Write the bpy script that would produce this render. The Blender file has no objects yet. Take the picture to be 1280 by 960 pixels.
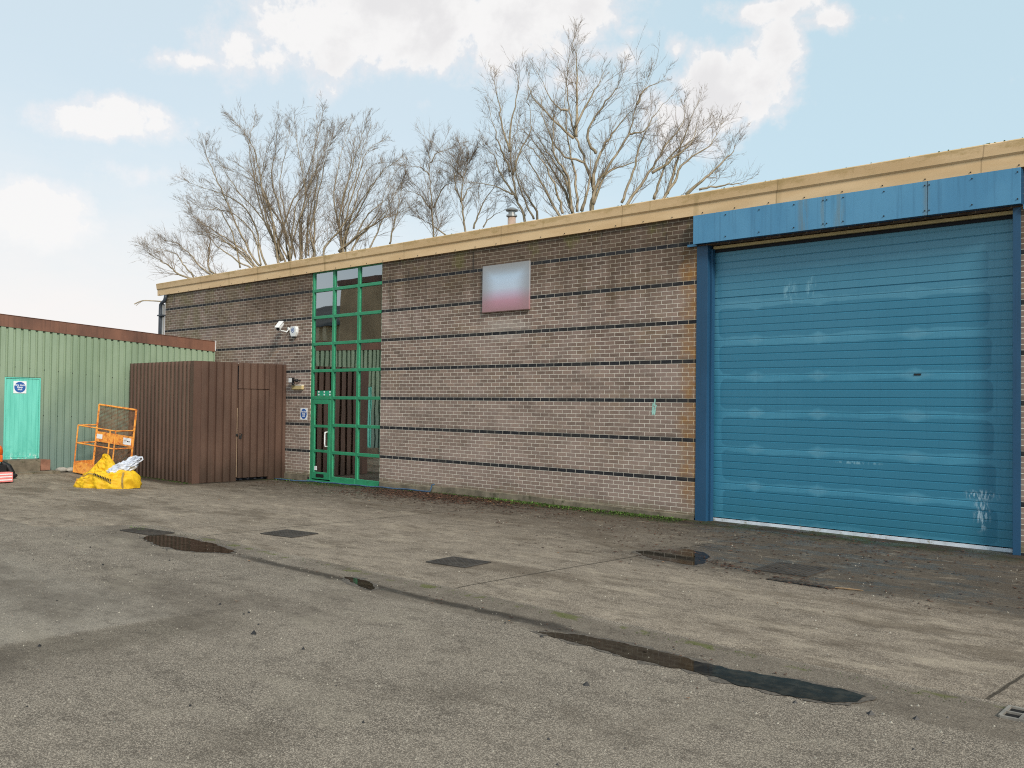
import bpy, bmesh, math, random
from mathutils import Vector, Matrix, noise
R = math.radians
random.seed(7)
scn = bpy.context.scene
col = scn.collection

# ------------------------------------------------------------------ camera solved from the brick courses
FPX, YAW, PIT, ROL, CZ, CD = 1168.99, -0.753558, 0.0206363, 0.0116391, 1.94417, 13.77165
_f = Vector((math.sin(YAW)*math.cos(PIT), math.cos(YAW)*math.cos(PIT), math.sin(PIT)))
_r = Vector((math.cos(YAW), -math.sin(YAW), 0)); _u = _r.cross(_f)
_r, _u = _r*math.cos(ROL)+_u*math.sin(ROL), -_r*math.sin(ROL)+_u*math.cos(ROL)
CAM = Vector((0, -CD, CZ))
def ray(x, y): return _f + _r*((x-640)/FPX) - _u*((y-480)/FPX)
def on_y(x, y, Y=0.0):
    v = ray(x, y); return CAM + v*((Y+CD)/v.y)
def on_x(x, y, X):
    v = ray(x, y); return CAM + v*(X/v.x)
def on_z(x, y, Z=0.0):
    v = ray(x, y); return CAM + v*((Z-CZ)/v.z)
def azel(x, y):
    v = ray(x, y); return math.atan2(v.x, v.y), math.atan2(v.z, math.hypot(v.x, v.y))

# ------------------------------------------------------------------ node helpers
class S:
    """a socket with arithmetic"""
    nt = None
    def __init__(s, k): s.k = k
    def __add__(a, b): return M('ADD', a, b)
    def __radd__(a, b): return M('ADD', b, a)
    def __sub__(a, b): return M('SUBTRACT', a, b)
    def __rsub__(a, b): return M('SUBTRACT', b, a)
    def __mul__(a, b): return M('MULTIPLY', a, b)
    def __rmul__(a, b): return M('MULTIPLY', b, a)
    def __truediv__(a, b): return M('DIVIDE', a, b)
def put(sock, v):
    if isinstance(v, S): S.nt.links.new(v.k, sock)
    elif isinstance(v, bpy.types.NodeSocket): S.nt.links.new(v, sock)
    else:
        if hasattr(sock.default_value, '__len__') and not hasattr(v, '__len__'): v = (v, v, v, 1)[:len(sock.default_value)]
        if hasattr(v, '__len__') and len(v) == 3 and len(sock.default_value) == 4: v = (*v, 1)
        sock.default_value = v
def nd(t, **kw):
    n = S.nt.nodes.new(t)
    for k, v in kw.items():
        if k.startswith('i_'):
            put(n.inputs[k[2:].replace('_', ' ')], v)
        else: setattr(n, k, v)
    return n
def M(op, a, b=0.0, c=None, clamp=False):
    n = nd('ShaderNodeMath', operation=op, use_clamp=clamp)
    put(n.inputs[0], a); put(n.inputs[1], b)
    if c is not None: put(n.inputs[2], c)
    return S(n.outputs[0])
def sstep(x, a, b):
    n = nd('ShaderNodeMapRange', interpolation_type='SMOOTHSTEP')
    put(n.inputs[0], x); put(n.inputs[1], a); put(n.inputs[2], b); put(n.inputs[3], 0.0); put(n.inputs[4], 1.0)
    return S(n.outputs[0])
def window(x, a, b, w): return sstep(x, a-w, a+w) * (1.0 - sstep(x, b-w, b+w))
def mix(f, a, b, mode='MIX'):
    n = nd('ShaderNodeMix', data_type='RGBA', blend_type=mode)
    n.clamp_factor = True
    put(n.inputs[0], f); put(n.inputs[6], a); put(n.inputs[7], b)
    return S(n.outputs[2])
def vec(x, y, z=0.0):
    n = nd('ShaderNodeCombineXYZ'); put(n.inputs[0], x); put(n.inputs[1], y); put(n.inputs[2], z); return S(n.outputs[0])
def pos():
    g = nd('ShaderNodeNewGeometry'); s = nd('ShaderNodeSeparateXYZ'); put(s.inputs[0], g.outputs['Position'])
    return S(s.outputs[0]), S(s.outputs[1]), S(s.outputs[2]), S(g.outputs['Position'])
def opos():
    g = nd('ShaderNodeTexCoord'); s = nd('ShaderNodeSeparateXYZ'); put(s.inputs[0], g.outputs['Object'])
    return S(s.outputs[0]), S(s.outputs[1]), S(s.outputs[2]), S(g.outputs['Object'])
def noi(v, scale, detail=3, rough=.55, out=0, dist=0.0):
    n = nd('ShaderNodeTexNoise'); put(n.inputs['Vector'], v); put(n.inputs['Scale'], scale)
    n.inputs['Detail'].default_value = detail; n.inputs['Roughness'].default_value = rough; n.inputs['Distortion'].default_value = dist
    return S(n.outputs[out])
def ramp(f, stops):
    n = nd('ShaderNodeValToRGB'); put(n.inputs[0], f)
    e = n.color_ramp.elements
    while len(e) < len(stops): e.new(.5)
    for i, (p, c) in enumerate(stops):
        e[i].position = p; e[i].color = (*c, 1) if len(c) == 3 else c
    return S(n.outputs[0])
def bump(h, strength=.3, dist=.01):
    n = nd('ShaderNodeBump'); put(n.inputs['Height'], h); n.inputs['Strength'].default_value = strength; n.inputs['Distance'].default_value = dist
    return S(n.outputs[0])
def new_mat(name):
    m = bpy.data.materials.new(name); m.use_nodes = True; S.nt = m.node_tree
    for n in list(m.node_tree.nodes): m.node_tree.nodes.remove(n)
    return m
def finish(shader):
    o = nd('ShaderNodeOutputMaterial'); S.nt.links.new(shader, o.inputs[0])
def principled(color, rough=.8, normal=None, metallic=0.0, spec=.5, **kw):
    p = nd('ShaderNodeBsdfPrincipled'); put(p.inputs['Base Color'], color); put(p.inputs['Roughness'], rough); put(p.inputs['Metallic'], metallic)
    put(p.inputs['Specular IOR Level'], spec)
    if normal is not None: put(p.inputs['Normal'], normal)
    return p
def srgb(r, g, b):
    f = lambda c: ((c/255+.055)/1.055)**2.4 if c > 10 else c/255/12.92
    return (f(r), f(g), f(b))
def simple(name, c, rough=.7, var=.15, scale=6, bs=.0, metallic=0.0, dirt=None, spec=.4):
    m = new_mat(name); x, y, z, p = opos()
    n = noi(p, scale, 5, .6)
    cc = mix(sstep(n, .3, .7), [k*(1-var) for k in c], [min(1, k*(1+var)) for k in c])
    if dirt: cc = mix(sstep(noi(p, scale*2.3, 6, .7), .52, .72), cc, dirt)
    finish(principled(cc, rough, bump(noi(p, scale*9, 3), bs, .004) if bs else None, metallic, spec).outputs[0]); return m

# ------------------------------------------------------------------ materials
MT = {}
# --- brick
m = MT['brick'] = new_mat('brick'); x, y, z, p = pos()
u = x + y
zz = z + .0375
b = nd('ShaderNodeTexBrick', offset=.5, offset_frequency=2, squash=1)
put(b.inputs['Vector'], vec(u, zz, 0.0)); put(b.inputs['Scale'], 1.0)
put(b.inputs['Color1'], (0, 0, 0)); put(b.inputs['Color2'], (1, 1, 1)); put(b.inputs['Mortar'], (.5, .5, .5))
for k, v in (('Mortar Size', .0052), ('Mortar Smooth', .25), ('Bias', 0), ('Brick Width', .225), ('Row Height', .075)): b.inputs[k].default_value = v
rnd = S(b.outputs[0]); mor = S(b.outputs[1])
row = M('FLOOR', zz/.075)
mod = M('MODULO', row + 90.0, 9.0)
band = M('LESS_THAN', mod, .5)
big = noi(vec(x*.35, y*.35, z*.8), 1.0, 4, .6)
fine = noi(p, 26, 4, .7)
fine2 = noi(vec(u*5.0, z*14.0, 3.0), 1.0, 3, .6)
bc = ramp(rnd, [(0, (.075, .043, .030)), (.25, (.130, .080, .056)), (.55, (.160, .104, .085)), (.8, (.215, .142, .108)), (1, (.27, .18, .14))])
bc = mix(sstep(fine2, .35, .72)*.55, bc, (.245, .185, .155))
bc = mix(sstep(fine, .5, .8)*.5, bc, (.09, .06, .048))
mc = mix(sstep(fine, .35, .7), (.66, .60, .50), (.85, .80, .71))
# faded, limy zone of the lower courses and ochre bricks here and there
streak = noi(vec(u*3.2, z*.28, 0.0), 1.0, 5, .65)
left = 1.0 - sstep(x, -25.5, -22.0)
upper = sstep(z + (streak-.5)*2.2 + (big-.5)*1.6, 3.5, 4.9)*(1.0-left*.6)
och = sstep(noi(vec(u*.8, z*1.6, 7.0), 1.0, 5, .7), .52, .66)
bc = mix(och*.45, bc, (.24, .165, .085))
pinkz = sstep(noi(vec(u*.55, z*.9, 2.0), 1.0, 4, .6), .45, .65)*(1.0-upper)
bc = mix(pinkz*.45, bc, (.36, .27, .24))
bc = mix((1.0-sstep(z+(big-.5)*2.0, 1.2, 3.6))*.28, bc, (.34, .265, .225))
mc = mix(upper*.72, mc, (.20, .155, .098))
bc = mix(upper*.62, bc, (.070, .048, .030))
grn = sstep(noi(vec(u*1.6, z*1.1, 11.0), 1.0, 5, .7) + (z-4.7)*.28, .58, .74)*sstep(z, 3.2, 4.4)
grn = M('MAXIMUM', grn, left*sstep(noi(vec(u*1.6, z*1.1, 4.0), 1.0, 4, .7), .4, .6)*.75)
bc = mix(grn*.6, bc, (.115, .105, .035)); mc = mix(grn*.6, mc, (.23, .20, .08))
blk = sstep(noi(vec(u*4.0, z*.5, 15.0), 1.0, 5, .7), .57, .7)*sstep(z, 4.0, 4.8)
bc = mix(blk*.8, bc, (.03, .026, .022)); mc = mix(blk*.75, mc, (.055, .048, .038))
# limewash bloom under the board
d1 = M('SQRT', M('POWER', (x+13.15)/.75, 2.0)+M('POWER', (z-3.45)/.28, 2.0)) + (noi(p, 5, 4, .7)-.5)*1.6
bl = 1.0 - sstep(d1, .45, 1.1)
bc = mix(bl*.55, bc, (.42, .37, .33))
# rust run beside the shutter
rx = x + 8.63
ru = (1.0-sstep(M('ABSOLUTE', rx) + (noi(vec(u*2.0, z*2.2, 0.0), 1.0, 5, .75)-.5)*.60, .10, .42))*window(z, .3, 4.55, .4)*(.45+sstep(noi(vec(u*6.0, z*4.0, 4.0), 1.0, 4, .7), .4, .6)*.55)*M('LESS_THAN', x, -8.0)
bc = mix(ru*.95, bc, (.26, .12, .025)); mc = mix(ru*.8, mc, (.50, .33, .13))
# green algae at the foot
ft = 1.0-sstep(z+(noi(p, 3, 4, .6)-.5)*.35, .02, .24)
bc = mix(ft*.75, bc, (.10, .095, .035)); mc = mix(ft*.75, mc, (.16, .15, .06))
darkb = mix(sstep(fine2, .3, .7), (.012, .013, .017), (.032, .033, .038))
bm = mix(band, bc, darkb)
# horizontal joints round the dark courses are dark with grime, the upright ones stay pale
mc2 = mix(band*.35, mc, (.25, .23, .2))
bm = mix(.14*(1.0-band)*(1.0-upper), bm, (.42, .33, .29))
bcol = mix(mor, bm, mc2)
grime = M('MULTIPLY', M('LESS_THAN', M('ABSOLUTE', mod - .5 - 0.5), 8.5), sstep(noi(vec(u*1.2, z*2.0, 9.0), 1.0, 3, .6), .45, .6))
halo = (1.0-sstep(M('ABSOLUTE', M('MODULO', zz+6.75, .675) - .0375), .045, .12))*sstep(noi(vec(u*1.5, z*4, 19.0), 1.0, 4, .6), .42, .6)
soot = sstep(noi(vec(u*.9, z*1.5, 33.0), 1.0, 6, .7), .5, .64)
bcol = mix(soot*.22, bcol, (.075, .055, .042))
bcol = mix(halo*.35, bcol, (.05, .045, .04))
finish(principled(bcol, .9, bump((1.0-mor)*.8 + fine*.5, .55, .006), spec=.25).outputs[0])

def metal_sheet(name, c1, c2, dirtc, low=None, rough=.55, streaks=.35, lowz=(0, 1.0)):
    m = new_mat(name); x, y, z, p = pos()
    u = x+y
    n = noi(vec(u*1.1, z*.5, 1.0), 1.0, 5, .6)
    c = mix(sstep(n, .35, .65), c1, c2)
    st = noi(vec(u*14, z*.45, 0.0), 1.0, 4, .6)
    c = mix(sstep(st, .5, .72)*streaks, c, dirtc)
    sp = noi(p, 30, 5, .75)
    c = mix(sstep(sp, .6, .75)*.5, c, dirtc)
    if low: c = mix((1.0-sstep(z+(n-.5)*1.2, lowz[0], lowz[1]))*.75, c, low)
    finish(principled(c, rough, bump(sp, .1, .002), spec=.4).outputs[0]); return m
MT['green_clad'] = metal_sheet('green_cladding', (.215, .295, .20), (.265, .35, .245), (.12, .15, .09), low=(.12, .19, .185), lowz=(.2, 3.0), streaks=.2)
MT['brown_clad'] = metal_sheet('brown_cladding', (.088, .052, .039), (.120, .072, .053), (.03, .020, .016), low=(.045, .030, .022), lowz=(.0, .8), rough=.42, streaks=.15)
MT['brown_flash'] = metal_sheet('brown_flashing', (.085, .048, .035), (.110, .062, .045), (.06, .03, .022), rough=.5)
MT['brown_fascia'] = metal_sheet('brown_fascia', (.12, .06, .042), (.21, .10, .065), (.05, .028, .02), rough=.55)
MT['blue_panel'] = metal_sheet('blue_panel', (.075, .245, .42), (.10, .295, .48), (.045, .14, .25), rough=.38, streaks=.4)
_m = MT['blue_panel']; S.nt = _m.node_tree
_bs = [n for n in _m.node_tree.nodes if n.type == 'BSDF_PRINCIPLED'][0]; _src = _bs.inputs['Base Color'].links[0].from_socket
x, y, z, p = pos()
_rs = None
for _cx, _w in ((-6.30, .05), (-4.77, .07), (-6.62, .12), (-6.05, .10)):
    _k = (1.0-sstep(M('ABSOLUTE', x-_cx)+(noi(vec(x*5, z*3, 2.0), 1.0, 4)-.5)*.12, _w*.2, _w))*sstep(noi(vec(x*20, z*1.5, 4.0), 1.0, 4, .6), .35, .6)
    _rs = _k if _rs is None else M('MAXIMUM', _rs, _k)
put(_bs.inputs['Base Color'], mix(_rs*.35, S(_src), (.20, .17, .08)))
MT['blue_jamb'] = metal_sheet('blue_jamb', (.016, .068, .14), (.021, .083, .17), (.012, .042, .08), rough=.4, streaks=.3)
MT['dark_void'] = simple('dark_void', (.01, .012, .018), .8)
# --- cream fascia
m = MT['cream'] = new_mat('cream_fascia'); x, y, z, p = pos(); u = x+y
n = noi(vec(u*.7, z*3, 0.0), 1.0, 5, .6)
c = mix(sstep(n, .35, .65), (.66, .45, .24), (.76, .54, .31))
mould = sstep(noi(vec(u*2.4, z*7, 2.0), 1.0, 6, .72) + (z-5.43)*1.2, .52, .68)
c = mix(mould*.45, c, (.36, .25, .075))
c = mix(sstep(noi(vec(u*9, z*1.2, 5.0), 1.0, 5, .7), .58, .72)*.4*sstep(z, 5.2, 5.5), c, (.30, .20, .06))
c = mix((1.0-sstep(M('ABSOLUTE', M('MODULO', u+300.0, 3.05)-.02), .004, .012))*.5, c, (.2, .13, .06))
drip = (1.0-sstep(M('ABSOLUTE', M('MODULO', u+300.0, 1.525)-.05 + (noi(vec(u*2, z*6, 1.0), 1.0, 3)-.5)*.12), .01, .09))*sstep(noi(vec(u*.9, 0.0, 4.0), 1.0, 2), .5, .6)
c = mix(drip*.4, c, (.33, .23, .09))
finish(principled(c, .5, bump(n, .05, .004), spec=.4).outputs[0])
# --- roller shutter
m = MT['shutter'] = new_mat('shutter_blue'); x, y, z, p = pos()
zn = z - .03
DL, DR = -8.52, -3.73
pz = M('MODULO', zn, .6)             # within a panel
pi_ = M('FLOOR', zn/.6)
uu = (x - DL)/(DR-DL)
wob = (noi(vec(x*.9, pi_*3.7, 0.0), 1.0, 3, .5)-.5)
wob2 = (noi(vec(x*6, z*6, 1.0), 1.0, 4, .6)-.5)
# distance to rounded box of the damp darker zone in every panel
hx = M('ABSOLUTE', x + 6.07 + pi_*.02) - 2.03 + (noi(vec(z*1.5, 0.0, 3.0), 1.0, 2)-.5)*.10
tilt = (uu-.5)*.0
hz = M('ABSOLUTE', pz - .30 + wob*.16) - .135 + (noi(vec(x*1.4, pi_*5.1, 9.0), 1.0, 2)-.5)*.07
qx = M('MAXIMUM', hx, 0.0); qz = M('MAXIMUM', hz, 0.0)
dist = M('SQRT', qx*qx + qz*qz) + wob2*.02
# lozenges where the hinges touch, on the joints
def loz(cx, w=.22):
    ax = M('ABSOLUTE', x-cx)/w
    az_ = M('ABSOLUTE', M('MODULO', zn+.3, .6)-.3 + wob2*.01)/.085
    return ax + az_
l = M('MINIMUM', M('MINIMUM', loz(-7.62), loz(-6.53)), loz(-5.05, .30))
zone = (1.0 - sstep(dist, .095, .118))*sstep(l, .9, 1.5)
zone = zone * (1.0 - sstep(z, 3.60, 3.72)*.45) * (1.0-sstep(z, 4.1, 4.25))
bright = (1.0 - sstep(l, .5, 1.15))*(1.0-sstep(z, 3.3, 3.5))
n = noi(vec(x*.8, z*.8, 3.0), 1.0, 4, .6)
c = mix(sstep(n, .3, .7), (.044, .225, .345), (.060, .26, .39))
c = mix(sstep(z+(n-.5), 2.2, 4.4)*.65, c, (.105, .275, .38))
c = mix(zone*.70, c, (.022, .160, .262))
c = mix(bright*(.15+.55*noi(vec(x*1.3, z*1.3, 5.0), 1.0, 3)), c, (.12, .31, .42))
st = noi(vec(x*22, z*.7, 0.0), 1.0, 4, .6)
c = mix(sstep(st, .5, .75)*.22, c, (.02, .13, .22))
hc = noi(vec(x*3, z*3, 8.0), 1.0, 5, .7)
c = mix((1.0-sstep(z+hc*.8, .5, 1.0))*.35, c, (.03, .15, .20))
def scuff(cx, cz, w, h, s=26., seed=0.):
    d = M('SQRT', M('POWER', (x-cx)/w, 2.0)+M('POWER', (z-cz)/h, 2.0))
    k = noi(vec(x*s, z*s*.3, seed), 1.0, 5, .7)
    return (1.0-sstep(d, .3, 1.0))*sstep(k, .47, .60)
c = mix(scuff(-4.13, .50, .14, .34)*.9, c, (.45, .62, .72))
c = mix(scuff(-4.13, .74, .30, .10, 40., 3.)*.8, c, (.45, .62, .72))
c = mix(scuff(-7.02, 3.78, .16, .24, 16., 5.)*.75, c, (.20, .42, .53))
c = mix(scuff(-6.66, 3.82, .12, .26, 16., 9.)*.65, c, (.20, .42, .53))
c = mix(scuff(-5.9, 1.10, .5, .03, 14., 2.)*.8, c, (.2, .4, .5))
c = mix(scuff(-6.9, .09, .4, .07, 9., 2.)*.6, c, (.10, .14, .08))
finish(principled(c, mix(zone, .42, .3), bump(noi(vec(x*60, z*60, 0.0), 1.0, 2), .06, .002), spec=.45).outputs[0])
MT['seal'] = simple('pale_seal', (.62, .68, .75), .6, dirt=(.3, .28, .2))
MT['rubber'] = simple('rubber', (.02, .02, .02), .8)
MT['gframe'] = simple('green_frame', (.035, .265, .135), .35, .12, 3, dirt=(.05, .22, .11))
MT['gframe2'] = simple('green_sign', (.03, .33, .19), .4)
MT['white'] = simple('white_plastic', (.75, .77, .78), .4, .05, dirt=(.55, .55, .5))
MT['whitesign'] = simple('white_sign', (.78, .80, .82), .45, .04)
MT['bluesign'] = simple('blue_sign', (.03, .11, .36), .4, .05)
MT['black'] = simple('black_plastic', (.012, .012, .013), .5)
MT['cream_box'] = simple('cream_box', (.50, .40, .20), .6, .1)
MT['pipe_grey'] = simple('grey_pipe', (.045, .055, .07), .45, .2)
MT['steel'] = simple('steel', (.35, .35, .34), .45, .1, metallic=.7)
MT['copper_flue'] = simple('flue_pipe', (.45, .33, .26), .5, .15, dirt=(.25, .18, .13))
MT['roof'] = simple('roof_felt', (.12, .12, .12), .9)
MT['room'] = simple('room_wall', (.05, .045, .045), .9)
MT['curtain'] = simple('curtain', (.34, .30, .20), .9, .2, 2)
MT['blind'] = simple('blind', (.02, .018, .024), .9, .2)
MT['bwareh'] = simple('warehouse_brick', (.50, .34, .20), .9, .2, .6)
MT['darkroof'] = simple('dark_roof', (.06, .055, .05), .9, .3, .4)
MT['creamclad'] = simple('cream_cladding', (.70, .56, .36), .8, .15, .4)
MT['palewall'] = simple('pale_wall', (.8, .76, .66), .8)
# teal door
m = MT['teal'] = new_mat('teal_door'); x, y, z, p = pos()
n = noi(vec(y*9, z*.8, 0.0), 1.0, 5, .6)
c = mix(sstep(n, .35, .65), (.12, .52, .42), (.165, .62, .51))
c = mix((1.0-sstep(M('ABSOLUTE', M('MODULO', y+20.0, .1)-.05), .002, .008))*.35, c, (.04, .3, .25))
low = (1.0-sstep(z, .45, 1.1))
c = mix(low*sstep(noi(vec(y*7, z*5, 3.0), 1.0, 5, .7), .5, .6)*.5, c, (.05, .38, .32))
c = mix((1.0-sstep(z, .48, .60))*sstep(noi(vec(y*11, z*9, 1.0), 1.0, 4, .7), .53, .58)*.8, c, (.65, .72, .68))
finish(principled(c, .45, bump(n, .1, .004)).outputs[0])
# glass
m = MT['glass'] = new_mat('window_glass'); x, y, z, p = pos()
fr = nd('ShaderNodeFresnel'); fr.inputs[0].default_value = 1.75
tr = nd('ShaderNodeBsdfTransparent'); put(tr.inputs[0], (.50, .56, .55))
gl = nd('ShaderNodeBsdfGlossy'); put(gl.inputs['Roughness'], .012); put(gl.inputs[0], (.92, .97, 1.0))
put(gl.inputs['Normal'], bump(noi(vec(x*.8, z*.8, 0.0), 1.0, 2), .06, .03))
mx = nd('ShaderNodeMixShader'); put(mx.inputs[0], M('MULTIPLY', S(fr.outputs[0]), 4.2, clamp=True)); S.nt.links.new(tr.outputs[0], mx.inputs[1]); S.nt.links.new(gl.outputs[0], mx.inputs[2])
finish(mx.outputs[0])
# blurred board
m = MT['board'] = new_mat('faded_board'); x, y, z, p = pos()
bx = M('ABSOLUTE', (x+13.10)/.655); bz = (z-3.82)/.96
ed = M('MAXIMUM', sstep(bx, .3, 1.05), M('MAXIMUM', 1.0-sstep(bz, -.05, .12)*1.0, sstep(bz, .62, 1.02)))
c = ramp(bz, [(0, (.36, .19, .21)), (.22, (.50, .27, .34)), (.36, (.52, .43, .55)), (.5, (.52, .60, .72)), (.75, (.50, .64, .80)), (1, (.36, .40, .42))])
c = mix(ed*.75, c, mix(sstep(bz, .1, .5), (.33, .20, .21), (.27, .26, .26)))
finish(principled(c, .5).outputs[0])
# rust and yellow paint
m = MT['cage'] = new_mat('rusty_orange_paint'); x, y, z, p = opos()
n = noi(p, 7, 6, .75); n2 = noi(p, 22, 5, .7)
c = mix(sstep(n, .45, .62), (.85, .36, .06), (.55, .15, .03))
c = mix(sstep(n2, .58, .68), c, (.24, .08, .03))
c = mix(sstep(n2, .42, .30), c, (.70, .42, .20))
finish(principled(c, .8, bump(n2, .3, .004)).outputs[0])
m = MT['mesh_wire'] = simple('rusty_wire', (.17, .09, .05), .9, .4, 5)
m = MT['yellow'] = new_mat('yellow_woven_bag'); x, y, z, p = opos()
n = noi(p, 4, 6, .7)
c = mix(sstep(n, .35, .7), (.78, .50, .02), (.62, .36, .015))
c = mix(sstep(noi(p, 9, 5, .7), .6, .72)*.7, c, (.34, .17, .02))
c = mix((1.0-sstep(x, -.62, -.38))*window(z, .12, .36, .05)*sstep(noi(p, 6, 3), .42, .5)*.8, c, (.62, .15, .05))
finish(principled(c, .6, bump(noi(p, 14, 5, .7), .5, .02), spec=.3).outputs[0])
MT['yellowstrap'] = simple('bag_strap', (.30, .20, .06), .8)
m = MT['poly'] = new_mat('thin_white_plastic'); x, y, z, p = opos()
n = noi(p, 9, 5, .7)
finish(principled(mix(sstep(n, .4, .7), (.62, .66, .74), (.40, .44, .52)), .35, bump(n, .6, .02)).outputs[0])
MT['orange'] = simple('orange_paint', (.75, .14, .02), .45, .2, 8, dirt=(.2, .06, .02))
MT['pinkred'] = simple('pink_red_plastic', (.75, .22, .2), .5, .1)
MT['stone'] = simple('old_concrete', (.17, .145, .105), .95, .35, 3, .5, dirt=(.06, .06, .03))
MT['brickred'] = simple('old_brick', (.24, .12, .08), .95, .25, 6, .4)
MT['rock'] = simple('pale_stone', (.35, .33, .29), .95, .3, 6, .5)
MT['iron'] = simple('cast_iron', (.05, .044, .038), .75, .3, 5, .3, dirt=(.08, .066, .05))
MT['iron_pale'] = simple('worn_iron', (.22, .205, .18), .7, .3, 5, .3)
MT['pit'] = simple('drain_pit', (.004, .004, .004), 1)
MT['twigwood'] = simple('dry_wood', (.24, .16, .09), .8)
m = MT['bark'] = new_mat('bark'); x, y, z, p = opos()
c = mix(sstep(noi(p, 1.4, 4, .6), .38, .62), (.25, .20, .13), (.40, .33, .235))
c = mix(sstep(noi(p, 6, 4, .6), .5, .65)*.5, c, (.14, .13, .05))
finish(principled(c, .9).outputs[0])
MT['twig'] = simple('twigs', (.20, .155, .11), .9, .3, 1)
MT['leaf'] = simple('dead_leaves', (.075, .035, .02), .8, .7, 9)
MT['leafpale'] = simple('pale_leaves', (.25, .13, .06), .8, .4, 9)
MT['moss'] = simple('moss', (.045, .085, .012), .95, .5, 7)
MT['weed'] = simple('weed_leaf', (.09, .17, .03), .8, .4, 7)
MT['pebble'] = simple('grit', (.26, .24, .20), .9, .6, 9)
MT['hose'] = simple('blue_grey_pipe', (.05, .10, .18), .6, .3, 8)
MT['padlock'] = simple('dark_metal', (.02, .02, .02), .5)
MT['gapwood'] = simple('pale_gap', (.34, .26, .18), .8)

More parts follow.
